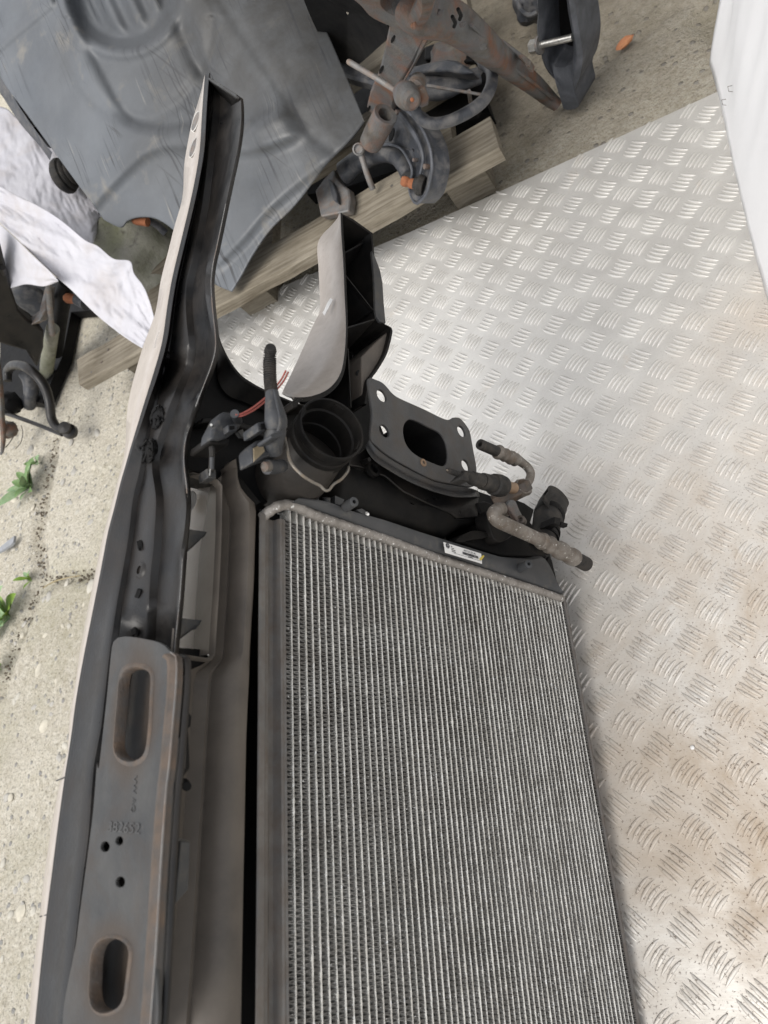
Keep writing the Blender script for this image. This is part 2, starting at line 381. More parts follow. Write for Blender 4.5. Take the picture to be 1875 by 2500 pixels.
M['brick'] = mat('brick_chip', (.42, .17, .08), (.5, .23, .11), rough=.9, scale=40, bump=.6)
M['leaf'] = mat('leaf_green', (.09, .17, .05), (.16, .25, .09), rough=.6, scale=30, bump=.3, subsurf=.1)
M['leaf_pale'] = mat('leaf_pale_green', (.17, .27, .13), (.28, .37, .2), rough=.6, scale=30, bump=.3, subsurf=.1)
M['leaf_bright'] = mat('leaf_bright_green', (.16, .28, .03), (.27, .38, .07), rough=.55, scale=30, bump=.3, subsurf=.1)
M['twig'] = mat('dry_stalk', (.26, .21, .12), (.33, .28, .17), rough=.9)
M['slate'] = mat('slate_chip', (.24, .25, .26), (.3, .31, .33), rough=.6)
M['chip_white'] = mat('white_chip', (.62, .61, .59), rough=.6, bump=.1)

M['side_plate'] = mat('dusty_side_plate', (.11, .106, .102), (.16, .15, .14), rough=.5, metal=.2, scale=10, bump=.15, bscale=200, layers=[((.10, .075, .055), .36, 20, .8, 0, .1)])
# ---- wood with grain along X
def wood_mat():
    m = mat('weathered_wood', (.175, .155, .12), (.285, .26, .215), big=True, rough=.85, scale=7, bump=.0, spec=.2)
    nt = m.node_tree; N = nt.nodes; Lk = nt.links; bs = N['Principled BSDF']
    tc = [n for n in N if n.type == 'TEX_COORD'][0]
    mp = N.new('ShaderNodeMapping'); mp.inputs['Scale'].default_value = (5, 95, 95)
    Lk.new(tc.outputs['Object'], mp.inputs[0])
    g = N.new('ShaderNodeTexNoise'); g.inputs['Scale'].default_value = 1.6; g.inputs['Detail'].default_value = 7; g.inputs['Roughness'].default_value = .7
    Lk.new(mp.outputs[0], g.inputs['Vector'])
    mx = N.new('ShaderNodeMix'); mx.data_type = 'RGBA'; mx.blend_type = 'MULTIPLY'; mx.inputs[0].default_value = .85
    r = N.new('ShaderNodeValToRGB'); r.color_ramp.elements[0].position = .32; r.color_ramp.elements[0].color = (.42, .38, .33, 1)
    r.color_ramp.elements[1].position = .62; r.color_ramp.elements[1].color = (1.05, 1.03, 1, 1)
    Lk.new(g.outputs[0], r.inputs[0])
    src = bs.inputs['Base Color'].links[0].from_socket
    Lk.new(src, mx.inputs[6]); Lk.new(r.outputs[0], mx.inputs[7]); Lk.new(mx.outputs[2], bs.inputs['Base Color'])
    b = N.new('ShaderNodeBump'); b.inputs['Strength'].default_value = .6; b.inputs['Distance'].default_value = .003
    Lk.new(g.outputs[0], b.inputs['Height']); Lk.new(b.outputs[0], bs.inputs['Normal'])
    return m
M['wood'] = wood_mat()

# ---- concrete: exposed aggregate, olive algae
def concrete_mat():
    m = bpy.data.materials.new('old_concrete'); m.use_nodes = True
    nt = m.node_tree; N = nt.nodes; Lk = nt.links; bs = N['Principled BSDF']
    tc = N.new('ShaderNodeTexCoord'); co = tc.outputs['Object']
    def nz(s, d=6, r=.6):
        n = N.new('ShaderNodeTexNoise'); n.inputs['Scale'].default_value = s; n.inputs['Detail'].default_value = d; n.inputs['Roughness'].default_value = r
        Lk.new(co, n.inputs['Vector']); return n.outputs['Fac']
    def rmp(s, a, b, lo=0, hi=1):
        r = N.new('ShaderNodeMapRange'); r.inputs[1].default_value = a; r.inputs[2].default_value = b; r.inputs[3].default_value = lo; r.inputs[4].default_value = hi
        Lk.new(s, r.inputs[0]); return r.outputs[0]
    def mix(f, a, b, bt='MIX'):
        x = N.new('ShaderNodeMix'); x.data_type = 'RGBA'; x.blend_type = bt
        if isinstance(f, float): x.inputs[0].default_value = f
        else: Lk.new(f, x.inputs[0])
        for i, val in ((6, a), (7, b)):
            if isinstance(val, tuple): x.inputs[i].default_value = (*val, 1)
            else: Lk.new(val, x.inputs[i])
        return x.outputs[2]
    c = mix(rmp(nz(3.0), .35, .65), (.46, .415, .32), (.60, .555, .46))
    c = mix(rmp(nz(60, 5, .7), .38, .66), c, (.68, .64, .55))
    c = mix(rmp(nz(170, 4, .75), .50, .68), c, (.27, .24, .185))
    c = mix(rmp(nz(210, 3, .7), .58, .70), c, (.70, .67, .60))
    c = mix(rmp(nz(2.3), .5, .72, 0, .5), c, (.30, .295, .17))
    vo = N.new('ShaderNodeTexVoronoi'); vo.inputs['Scale'].default_value = 60; vo.inputs['Randomness'].default_value = 1
    Lk.new(co, vo.inputs['Vector'])
    peb = rmp(vo.outputs['Distance'], .2, .3, 1, 0)
    sel = N.new('ShaderNodeMath'); sel.operation = 'GREATER_THAN'; sel.inputs[1].default_value = .6
    sep = N.new('ShaderNodeSeparateColor'); Lk.new(vo.outputs['Color'], sep.inputs[0]); Lk.new(sep.outputs[0], sel.inputs[0])
    pm = N.new('ShaderNodeMath'); pm.operation = 'MULTIPLY'; Lk.new(peb, pm.inputs[0]); Lk.new(sel.outputs[0], pm.inputs[1])
    pc = mix(sep.outputs[1], (.40, .385, .35), (.33, .32, .305))
    c = mix(pm.outputs[0], c, pc)
    vx = N.new('ShaderNodeTexVoronoi'); vx.inputs['Scale'].default_value = 95
    Lk.new(co, vx.inputs['Vector'])
    c = mix(rmp(nz(1.2), .52, .75, 0, .35), c, (.24, .20, .15))
    # brown soil round the pallet and pile, with the shade there painted in too
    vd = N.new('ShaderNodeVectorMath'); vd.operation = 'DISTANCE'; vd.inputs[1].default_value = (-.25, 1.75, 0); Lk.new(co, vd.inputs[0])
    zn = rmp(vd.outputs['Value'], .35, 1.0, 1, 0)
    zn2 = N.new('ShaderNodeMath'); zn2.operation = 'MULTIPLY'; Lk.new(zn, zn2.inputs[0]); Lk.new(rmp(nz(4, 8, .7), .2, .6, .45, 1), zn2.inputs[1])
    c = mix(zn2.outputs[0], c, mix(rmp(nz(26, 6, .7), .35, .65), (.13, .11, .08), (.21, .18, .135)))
    Lk.new(c, bs.inputs['Base Color']); bs.inputs['Roughness'].default_value = .93; bs.inputs['Specular IOR Level'].default_value = .25
    add = N.new('ShaderNodeMath'); add.operation = 'ADD'
    pmh = N.new('ShaderNodeMath'); pmh.operation = 'MULTIPLY'; pmh.inputs[1].default_value = .35; Lk.new(pm.outputs[0], pmh.inputs[0])
    Lk.new(nz(75, 8, .75), add.inputs[0]); Lk.new(pmh.outputs[0], add.inputs[1])
    b = N.new('ShaderNodeBump'); b.inputs['Strength'].default_value = 1.0; b.inputs['Distance'].default_value = .010
    Lk.new(add.outputs[0], b.inputs['Height']); Lk.new(b.outputs[0], bs.inputs['Normal'])
    return m
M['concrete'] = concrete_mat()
M['soil'] = mat('dark_soil', (.10, .08, .058), (.19, .16, .115), rough=1, scale=30, bump=1, bscale=90, bdist=.006)

# ---- aluminium tread plate: worn metal, brown dirt patches near the radiator's foot
def tread_mat():
    m = bpy.data.materials.new('tread_aluminium'); m.use_nodes = True
    nt = m.node_tree; N = nt.nodes; Lk = nt.links; bs = N['Principled BSDF']
    geo = N.new('ShaderNodeNewGeometry'); co = geo.outputs['Position']
    def nz(s, d=6, r=.6, dist=0):
        n = N.new('ShaderNodeTexNoise'); n.inputs['Scale'].default_value = s; n.inputs['Detail'].default_value = d; n.inputs['Roughness'].default_value = r
        n.inputs['Distortion'].default_value = dist
        Lk.new(co, n.inputs['Vector']); return n.outputs['Fac']
    def rmp(s, a, b, lo=0.0, hi=1.0):
        r = N.new('ShaderNodeMapRange'); r.inputs[1].default_value = a; r.inputs[2].default_value = b; r.inputs[3].default_value = lo; r.inputs[4].default_value = hi
        Lk.new(s, r.inputs[0]); return r.outputs[0]
    def mth(op, a, b):
        x = N.new('ShaderNodeMath'); x.operation = op
        for i, val in ((0, a), (1, b)):
            if isinstance(val, (int, float)): x.inputs[i].default_value = val
            else: Lk.new(val, x.inputs[i])
        return x.outputs[0]
    def mix(f, a, b, kind='RGBA'):
        x = N.new('ShaderNodeMix'); x.data_type = kind
        i0, i1, io = (6, 7, 2) if kind == 'RGBA' else (2, 3, 0)
        if isinstance(f, float): x.inputs[0].default_value = f
        else: Lk.new(f, x.inputs[0])
        for idx, val in ((i0, a), (i1, b)):
            if isinstance(val, tuple): x.inputs[idx].default_value = (*val, 1)
            elif isinstance(val, (int, float)): x.inputs[idx].default_value = val
            else: Lk.new(val, x.inputs[idx])
        return x.outputs[io]
    def spot(cx, cy, r0, r1):
        v = N.new('ShaderNodeVectorMath'); v.operation = 'DISTANCE'; v.inputs[1].default_value = (cx, cy, 0); Lk.new(co, v.inputs[0])
        return rmp(v.outputs['Value'], r0, r1, 1.0, 0.0)
    c = mix(rmp(nz(14), .35, .65), (.59, .575, .545), (.68, .665, .63))
    # dirt: soft film, speckles, patches round the foot of the radiator
    film = rmp(nz(7, 8, .72, .6), .36, .62)
    zone = mth('MAXIMUM', mth('MULTIPLY', spot(.0, .08, .05, .62), 1.0), mth('MULTIPLY', spot(.02, .62, .02, .16), .5))
    zone = mth('MAXIMUM', zone, mth('MULTIPLY', spot(-.12, .12, .02, .20), .9))
    d1 = mth('MULTIPLY', zone, mth('ADD', mth('MULTIPLY', film, .8), .2))
    speck = rmp(nz(360, 3, .6), .60, .66)
    speck2 = mth('MULTIPLY', speck, mth('ADD', mth('MULTIPLY', zone, .85), .15))
    patch = mth('MULTIPLY', rmp(nz(9, 8, .75, 1.0), .60, .72), .45)
    c = mix(mth('MULTIPLY', d1, .95), c, (.36, .275, .19))
    c = mix(mth('MULTIPLY', patch, .9), c, (.37, .29, .21))
    c = mix(speck2, c, (.12, .085, .06))
    dirt = mth('MINIMUM', mth('ADD', mth('ADD', mth('MULTIPLY', d1, .8), patch), speck2), 1.0)
    Lk.new(c, bs.inputs['Base Color'])
    Lk.new(rmp(dirt, 0, 1, .5, .05), bs.inputs['Metallic'])
    rg = mix(rmp(nz(22, 8, .7), .3, .7), .34, .52, 'FLOAT')
    Lk.new(mix(dirt, rg, .8, 'FLOAT'), bs.inputs['Roughness'])
    # fine scratches
    mp = N.new('ShaderNodeMapping'); mp.inputs['Rotation'].default_value = (0, 0, .6); mp.inputs['Scale'].default_value = (30, 700, 30); Lk.new(co, mp.inputs[0])
    s = N.new('ShaderNodeTexNoise'); s.inputs['Scale'].default_value = 1; s.inputs['Detail'].default_value = 3; Lk.new(mp.outputs[0], s.inputs['Vector'])
    hh = mth('ADD', mth('MULTIPLY', s.outputs['Fac'], .3), mth('ADD', mth('MULTIPLY', nz(240, 4, .7), .5), mth('MULTIPLY', speck2, .6)))
    b = N.new('ShaderNodeBump'); b.inputs['Strength'].default_value = .22; b.inputs['Distance'].default_value = .0015
    Lk.new(hh, b.inputs['Height']); Lk.new(b.outputs[0], bs.inputs['Normal'])
    return m
M['tread'] = tread_mat()

# ---------------------------------------------------------------- ground
GZ = -0.014
def polydist(x, y, pl):
    best = 9
    for (ax, ay), (bx, by) in zip(pl[:-1], pl[1:]):
        dx, dy = bx - ax, by - ay; t = max(0, min(1, ((x - ax) * dx + (y - ay) * dy) / (dx * dx + dy * dy + 1e-12)))
        d = math.hypot(x - ax - t * dx, y - ay - t * dy)
        if d < best: best = d
    return best
def gpts(t, pts): return [tuple(atz(p, GZ)[:2]) for p in P(t, pts)]
JOINTS = [(gpts('B5', [(470, -120), (450, 30), (400, 250), (360, 520), (310, 790), (350, 1000), (360, 1150), (250, 1400), (180, 1560), (60, 1900), (0, 2150)]), .018, .016),
          (gpts('B5', [(360, 1170), (480, 1150), (620, 1110), (760, 1110), (870, 1130)]), .014, .014),
          (gpts('B2', [(800, 420), (900, 380), (1000, 330), (1100, 260), (1200, 190), (1260, 140), (1330, 70), (1430, 20), (1560, -30)]), .008, .010),
          (gpts('B2', [(1560, 40), (1610, 90), (1660, 130), (1760, 190)]), .02, .02)]
def ground():
    x0, x1, y0, y1, st = -3.3, .9, -.7, 3.0, .0125
    nx, ny = int((x1 - x0) / st), int((y1 - y0) / st)
    mb = MB(); rows = []
    for j in range(ny + 1):
        y = y0 + (y1 - y0) * j / ny; row = []
        for i in range(nx + 1):
            x = x0 + (x1 - x0) * i / nx
            h = .004 * noise.noise((x * 3, y * 3, 0)) + .0022 * noise.noise((x * 17, y * 17, 3)) + .0018 * noise.noise((x * 46, y * 46, 7))
            edge = 0
            for pl, wd, dp in JOINTS:
                d = polydist(x, y, pl) + .006 * noise.noise((x * 30, y * 30, 11))
                if d < wd * 2: edge = max(edge, dp * max(0, 1 - (max(d, 0) / (wd * 1.6)) ** 2))
            row.append((x, y, h - edge))
        rows.append(row)
    mb.loft(rows)
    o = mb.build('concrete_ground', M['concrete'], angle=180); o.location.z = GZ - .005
    struct(o)
    f = MB(); s = 60
    f.loft([[(-s, -s, 0), (s, -s, 0)], [(-s, s, 0), (s, s, 0)]])
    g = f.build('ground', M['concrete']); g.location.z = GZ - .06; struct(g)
ground()
def joint_soil():
    mb = MB()
    for pl, wd, dp in JOINTS[:2]:
        for (ax, ay), (bx, by) in zip(pl[:-1], pl[1:]):
            L = math.hypot(bx - ax, by - ay)
            for k in range(int(L / .004)):
                t = random.random(); x = ax + (bx - ax) * t + random.gauss(0, wd * .5); y = ay + (by - ay) * t + random.gauss(0, wd * .5)
                r = random.uniform(.0015, .0045)
                mb.ball((x, y, GZ - .012 + random.uniform(0, .006)), (r, 0, 0), (0, r * random.uniform(.6, 1), 0), (0, 0, r * .7), 5, 3)
    o = mb.build('joint_soil', M['soil'], angle=60); o['kind'] = 'stuff'; o['label'] = 'dark soil crumbs filling the joint between the concrete slabs'; o['category'] = 'soil'
joint_soil()
def pebbles():
    mats = [mat('pebble_%d' % i, c, rough=.7, bump=.2, scale=60) for i, c in enumerate([(.41, .38, .31), (.37, .35, .30), (.31, .295, .265)])]
    for mi, mm in enumerate(mats):
        mb = MB(); rnd = random.Random(20 + mi)
        for k in range(170):
            x = rnd.uniform(-2.0, -.95); y = rnd.uniform(-.5, 1.15); r = rnd.uniform(.005, .012) * (1.0 if rnd.random() < .85 else 1.6); a = rnd.uniform(0, 3.1)
            e = rnd.uniform(.55, .95)
            mb.ball((x, y, GZ - .005 - r * .12), (r * math.cos(a), r * math.sin(a), 0), (-r * e * math.sin(a), r * e * math.cos(a), 0), (0, 0, r * .26), 8, 5, .25, k)
        o = mb.build('pebbles', mm, angle=80); o['kind'] = 'stuff'
        o['label'] = ['tan', 'grey', 'dark grey'][mi] + ' pebbles set in the worn concrete beside the painted lip'; o['category'] = 'pebbles'
pebbles()

# ---------------------------------------------------------------- tread plate
LA = Vector((.0535255, -.0023722)); LB = Vector((-.0020491, -.0558602)); LO = Vector((-.3295335, 1.0511292))
def plate_floor():
    far = [(-1.03, 1.195), (-.9738, 1.1872), (-.4682, 1.121), (-.1767, 1.0914), (.059, 1.0698), (.9, .99)]
    out = far + [(.9, -.75), (-1.03, -.75)]
    mb = MB(); mb.prism([Vector((x, y, 0)) for x, y in out], (0, 0, -.005))
    o = mb.build('tread_plate', M['tread'], bevel=.0012); struct(o)
    o['label'] = 'worn aluminium tread plate floor with raised five bar pattern'
    return o, far
tp, FAR = plate_floor()
def far_y(x):
    for (a, b), (c, d) in zip(FAR[:-1], FAR[1:]):
        if a <= x <= c: return b + (d - b) * (x - a) / (c - a)
    return 9 if x < -1.03 else .99
def bar_mesh(name, L, Wd, H, bend):
    mb = MB(); rows = []
    n = 8
    for i in range(n + 1):
        t = -1 + 2 * i / n; wv = Wd * max(0.03, (1 - t * t)) ** .8; x = t * L; yb = bend * (t * t - .4)
        h = H * max(0, 1 - t * t) ** .6
        rows.append([(x, yb - wv, -.0003), (x, yb - wv * .82, h * .82), (x, yb - wv * .42, h), (x, yb + wv * .42, h), (x, yb + wv * .82, h * .82), (x, yb + wv, -.0003)])
    mb.loft(rows)
    me = bpy.data.meshes.new(name); me.from_pydata(mb.v, [], mb.f); me.shade_smooth(); me.materials.append(M['tread'])
    return me
BARS = [bar_mesh('tread_bar', .0140, .0023, .0019, .0012 * b) for b in (1, -1)]
def in_view(p, pad=20):
    c = RW.transposed() @ (Vector(p) - CAM)
    if c.z <= 0: return None
    x, y = CX + FPX * c.x / c.z, CY + FPX * c.y / c.z
    if -pad < x < 1875 + pad and -pad < y < 2500 + pad: return c.z, x, y
def tread_bars():
    items = []
    for i in range(-16, 26):
        for j in range(-4, 34):
            for half in (0, 1):
                c = LO + LA * (i + .5 * half) + LB * (j + .5 * half)
                ang = math.radians(-45 if half == 0 else 47)
                dr = Vector((math.cos(ang), math.sin(ang))); st = Vector((-dr.y, dr.x))
                for k in range(-2, 3):
                    q = c + st * (.0064 * k)
                    if q.x < -1.0 or q.x > .88 or q.y > far_y(q.x) - .006 or q.y < -.74: continue
                    vis = in_view((q.x, q.y, 0), 60)
                    if vis is None and q.y < .2 and q.x < -.5: continue
                    pl, pz = (vis[0], (vis[1], vis[2])) if vis else (9, (0, 0))
                    hidden = vis is None or pz[0] < 930 or (pz[1] > 1250 and pz[0] < 1400)
                    items.append((pl + (5 if hidden else 0), q, ang + random.gauss(0, .03), half, random.uniform(.9, 1.08)))
    items.sort(key=lambda t: t[0])
    rest = MB()
    for n, (d, q, a, half, s) in enumerate(items):
        if n < 300:
            o = bpy.data.objects.new('tread_bar', BARS[half]); COL.objects.link(o); o.parent = tp
            o.location = (q.x, q.y, 0); o.rotation_euler = (0, 0, a); o.scale = (s, s, 1)
        else:
            b = len(rest.v); ca, sa = math.cos(a) * s, math.sin(a) * s
            for v in BARS[half].vertices: rest.v.append((q.x + ca * v.co.x - sa * v.co.y, q.y + sa * v.co.x + ca * v.co.y, v.co.z))
            rest.f += [tuple(b + i for i in f.vertices) for f in BARS[half].polygons]
    me = bpy.data.meshes.new('tread_bars'); me.from_pydata(rest.v, [], rest.f)
    o = finish('tread_bars', me, M['tread'], tp, 180); o['kind'] = 'stuff'
tread_bars()

# ---------------------------------------------------------------- unseen lean-to roof and wall added to shade the far right of the yard
def shade_structure():
    mb = MB(); rows = []
    for j in range(61):
        x = -.75 + 5.5 * j / 60; zz = 1.62 + .03 * (1 if (j // 1) % 2 else -1)
        rows.append([(x, 1.22, zz - .05), (x, 6.5, zz + .55)])
    mb.loft(rows)
    o = mb.build('shade_roof', M['old_steel'], angle=20, solid=.004); struct(o)
    w = MB().box((2.0, 6.4, 1.05), (2.75, 0, 0), (0, .06, 0), (0, 0, 1.1)).build('shade_wall', M['moss_stone']); struct(w)
shade_structure()
# ---------------------------------------------------------------- the car front end standing on the plate
VO = 0.45
AOFF = (0, -VO, 0)
ROOT = thing('front_end_assembly', 'black car front panel with radiator standing upright on the tread plate', 'car part', l2w((0, -VO, 0)))
mw = Matrix((AU, AV, AW)).transposed().to_4x4(); mw.translation = l2w((0, -VO, 0)); ROOT.matrix_world = mw
def part(name, mb, m, parent=None, **k): return mb.build(name, M[m] if isinstance(m, str) else m, parent or ROOT, off=AOFF, **k)
def L(t, pts, w=0.0):
    q = P(t, pts)
    return [lw(p, (w[i] if isinstance(w, (list, tuple)) else w)) for i, p in enumerate(q)]
def prism_w(t, pts, w0, w1, n=None, closed=True):
    """outline measured on the photo in the plane w=w0, as a solid back to w1"""
    q = P(t, pts)
    if n: q = smooth_line(q, n, True)
    return MB().prism([lw(p, w0) for p in q], Vector((0, 0, w1 - w0)))
def plate_w(name, outer, holes, w, thick, m, bevel=.0008, parent=None):
    o = [lw(p, w) for p in outer]; h = [[lw(p, w) for p in hh] for hh in holes]
    return plate(name, [(a.x, a.y) for a in o], [[(a.x, a.y) for a in hh] for hh in h], lambda x, y, z: Vector((x, y, w + z)), thick, M[m], parent or ROOT, bevel, 1, AOFF)
def ptube(t, pts, w, m=None, seg=14, n=None, mb=None, wave=None, cap=True):
    """tube along photo points (x, y, radius px of the tile)"""
    k = TILE[t][2]; q = P(t, pts)
    ws = w if isinstance(w, (list, tuple)) else [w] * len(q)
    pts3 = [lw(p, ws[i]) for i, p in enumerate(q)]
    rr = [rad_l(pts3[i], pts[i][2] * k) for i in range(len(q))]
    if n:
        four = smooth_line([(*a, r) for a, r in zip([tuple(x) for x in pts3], rr)], n) if False else None
        ext = [Vector((a.x, a.y, a.z)) for a in pts3]
        path = smooth_line(ext, n)
        # radii follow by nearest fraction
        Ls = [0.0]
        for i in range(1, len(ext)): Ls.append(Ls[-1] + (ext[i] - ext[i - 1]).length)
        out = []
        for i in range(n):
            s = Ls[-1] * i / (n - 1); j = 0
            while j < len(Ls) - 2 and Ls[j + 1] < s: j += 1
            tt = (s - Ls[j]) / max(Ls[j + 1] - Ls[j], 1e-9); out.append(rr[j] + (rr[j + 1] - rr[j]) * min(1, max(0, tt)))
        rr = out; pts3 = path
        if wave: rr = [r * (1 + wave * (1 if (i // 2) % 2 else -1)) for i, r in enumerate(rr)]
    mb = mb or MB()
    return mb.tube(pts3, rr, seg, cap)
def lathe(mb, o, axis, prof, seg=40):
    axis = Vector(axis).normalized(); nx = axis.orthogonal().normalized(); ny = axis.cross(nx)
    rows = [[Vector(o) + axis * t + (nx * math.cos(2 * math.pi * k / seg) + ny * math.sin(2 * math.pi * k / seg)) * r for k in range(seg)] for t, r in prof]
    return mb.loft(rows, True)
def axis_from_screen(p3l, sdir, tilt):
    """axis that shows as sdir on the photo and leans `tilt` degrees from the line of sight (local frame)"""
    v = (CAM - l2w(p3l)).normalized(); s = (RW @ Vector((sdir[0], sdir[1], 0))); s = (s - v * s.dot(v)).normalized()
    return (AM @ (v * math.cos(math.radians(tilt)) + s * math.sin(math.radians(tilt)))).normalized()

# ---------- upper cross member (slam panel) with its long arm
def yline(lists):
    pts = []
    for t, q in lists: pts += P(t, q)
    pts.sort(key=lambda p: p[1]); return pts
def xat(line, y):
    for a, b in zip(line[:-1], line[1:]):
        if a[1] <= y <= b[1]: return a[0] + (b[0] - a[0]) * (y - a[1]) / max(b[1] - a[1], 1e-6)
    if y < line[0][1]: return line[0][0]
    a, b = line[-2], line[-1]; return b[0] + (b[0] - a[0]) / (b[1] - a[1]) * (y - b[1])
def msmooth(line, k=9, n=260):
    """resample in y and smooth lightly"""
    y0, y1 = line[0][1], line[-1][1]; r = [(xat(line, y0 + (y1 - y0) * i / n), y0 + (y1 - y0) * i / n) for i in range(n + 1)]
    out = []
    for i in range(n + 1):
        a, b = max(0, i - k // 2), min(n, i + k // 2); h = min(i - a, b - i)
        out.append((sum(r[j][0] for j in range(i - h, i + h + 1)) / (2 * h + 1), r[i][1]))
    return out
m0 = yline([('T1', [(452, 152), (410, 230), (402, 385), (315, 575), (285, 740), (240, 970), (207, 1175), (214, 1310), (220, 1460), (120, 1740), (100, 1840), (8, 2205)]),
            ('T2', [(390, 300), (358, 470), (360, 540), (320, 745), (240, 900), (175, 1110), (110, 1340), (60, 1540), (35, 1700), (28, 2060)]),
            ('C', [(728, 1180), (690, 1330), (650, 1480)]), ('D', [(660, 0), (600, 230), (555, 450), (500, 720), (465, 900), (430, 1150), (385, 1400)]),
            ('E', [(415, 0), (350, 230), (300, 500), (255, 800), (225, 1100), (190, 1350), (160, 1760)])])
m1 = yline([('T1', [(458, 153), (440, 330), (430, 540), (420, 650), (412, 820), (408, 960), (375, 1150), (330, 1400), (260, 1700), (200, 1950), (140, 2200)]),
            ('T2', [(530, 250), (490, 450), (445, 750), (435, 850), (415, 1000), (360, 1180), (310, 1350), (230, 1600), (170, 1800), (90, 2060)]),
            ('C', [(720, 1330), (680, 1500)]), ('D', [(690, 0), (640, 200), (600, 420), (545, 700), (495, 950), (450, 1200)]),
            ('E', [(422, 0), (385, 230), (345, 520), (310, 800), (280, 1030), (250, 1300), (205, 1760)])])
m2 = yline([('T1', [(482, 190), (478, 330), (466, 550), (440, 880), (420, 1000), (400, 1080), (345, 1430), (290, 1680), (235, 1900), (175, 2200)]),
            ('T2', [(560, 250), (520, 450), (480, 750), (460, 960), (430, 1100), (370, 1350), (320, 1600), (240, 1850)]),
            ('C', [(835, 1250), (795, 1400), (770, 1560)]), ('D', [(778, 60), (760, 250), (720, 480), (690, 650), (660, 850), (640, 1000), (620, 1200), (590, 1450)]),
            ('E', [(570, 60), (550, 250), (530, 550), (490, 850), (450, 1200), (430, 1450), (395, 1760)])])
m3 = yline([('T1', [(560, 240), (560, 500), (500, 1000), (450, 1450), (400, 1750), (330, 2200)]),
            ('T2', [(690, 230), (650, 450), (655, 720), (690, 1000), (700, 1150), (620, 1320), (480, 1650), (400, 1880)]),
            ('C', [(880, 1240), (905, 1400), (900, 1600)]), ('D', [(925, 100), (910, 250), (880, 500), (870, 750), (860, 1000)]), ('E', [(760, 0), (700, 500), (640, 1000), (590, 1760)])])
m4 = yline([('T1', [(742, 360), (748, 480), (747, 900), (695, 1200), (625, 1500), (565, 1800), (495, 2180)]),
            ('T2', [(840, 280), (860, 560), (905, 800), (945, 960), (930, 1120), (860, 1300), (780, 1500), (700, 1700), (650, 1870), (605, 2060)]),
            ('C', [(1055, 1200), (1075, 1400), (1075, 1600)]), ('D', [(1085, 20), (1060, 300), (1040, 600), (1020, 800), (1005, 935), (1000, 1200)]), ('E', [(985, 0), (950, 500), (915, 1100), (880, 1760)])])
m5 = yline([('T1', [(826, 388), (842, 480), (840, 700), (795, 1000), (725, 1300), (645, 1700), (592, 1950), (540, 2200)]), ('T2', [(900, 230), (893, 300), (905, 560), (930, 800), (958, 960), (944, 1120), (874, 1300), (794, 1500), (714, 1700), (664, 1870), (619, 2060)]),
            ('C', [(1062, 1200), (1082, 1400), (1082, 1600)]), ('D', [(1092, 20), (1067, 300), (1047, 600), (1027, 800), (1012, 935), (1007, 1200)]), ('E', [(992, 0), (957, 500), (922, 1100), (887, 1760)])])
NM = 200
def mrow(line, vf):
    line = msmooth(line); y0, y1 = line[0][1], line[-1][1]
    out = []
    for i in range(NM):
        s = (i / (NM - 1)) ** 1.15; y = y0 + (y1 - y0) * s
        out.append(lv((xat(line, y), y), vf(y) if callable(vf) else vf))
    return out
# heights of the floor, in photo y: deeper pocket near the bend and under the bracket
def vfl(base):
    def f(y):
        d = .010 * math.exp(-((y - 900) / 55.0) ** 2) + (.014 if y > 1560 else .014 * max(0, (y - 1480) / 80.0))
        return base - d + .0012 * math.sin(y * .021)
    return f
rim = .1005
r0, r1 = mrow(m0, .088), mrow(m1, rim)
r1b = [q + Vector((0, -.0006, .0035)) for q in r1]
r2, r3, r4, r5 = mrow(m2, lambda y: .0945 + min(.005, max(0, (y - 1380) * .00003)) - .013 * math.exp(-((y - 912) / 42.0) ** 4)), mrow(m3, vfl(.0905)), mrow(m4, vfl(.088)), mrow(m5, lambda y: .0985 if y < 480 else max(.0875, .0985 - (y - 480) * .00006))
beige = MB(); 
mid01 = [a.lerp(b, .55) + Vector((0, .0012, 0)) for a, b in zip(r0, r1)]
low0 = [a + Vector((0, -.004, -.001)) for a in r0]
beige.loft([low0, r0, mid01, r1])
def dn(row, dv, dw): return [q + Vector((0, dv, dw)) for q in row]
slam = MB(); slam.loft([r1, r1b, [a.lerp(b, .6) + Vector((0, -.0005, 0)) for a, b in zip(r1b, r2)], dn(r2, .0012, -.0022), dn(r2, .0008, -.0010), dn(r2, -.0034, .0004), dn(r2, -.0030, .0030),
                        [a.lerp(b, .5) + Vector((0, -.0012, 0)) for a, b in zip(r2, r3)], dn(r3, .0010, -.0025), dn(r3, .0006, -.0008), dn(r3, -.0045, .0016),
                        [a.lerp(b, .5) + Vector((0, -.0045, 0)) for a, b in zip(r3, r4)], dn(r4, -.001, -.002), r4, r5, [q + Vector((0, -.0018, -.001)) for q in r5]])
# end wall of the channel
ew = P('T1', [(456, 156), (640, 262), (800, 362), (826, 388)]); ef = P('T1', [(484, 200), (600, 330), (720, 440), (745, 480)])
slam.loft([[lv(p, rim) for p in smooth_line(ew, 10)], [lv(p, rim - .004) + Vector((-.004, 0, 0)) for p in smooth_line(ew, 10)], [lv(p, .087) for p in smooth_line(ef, 10)]])
member = part('upper_crossmember', slam, 'black_steel', angle=40, solid=.0015)
part('pale_lip', MB().tube([q + Vector((0, .0006, .0003)) for q in r5[30:150]], .00055, 6), 'old_steel', member)  # thin pale steel line along the rear lip
edge = part('painted_edge', beige, 'beige', member, angle=60, solid=.0015)
for a_, b_ in (((325, 252), (384, 228)), ((232, 1038), (282, 1024))):
    pa_, pb_ = P('E', [a_, b_]); part('paint_seam', MB().tube([lv(pa_, .0905), lv(((pa_[0] + pb_[0]) / 2, (pa_[1] + pb_[1]) / 2), .0965), lv(pb_, .1008)], .0005, 6), 'ink', edge)
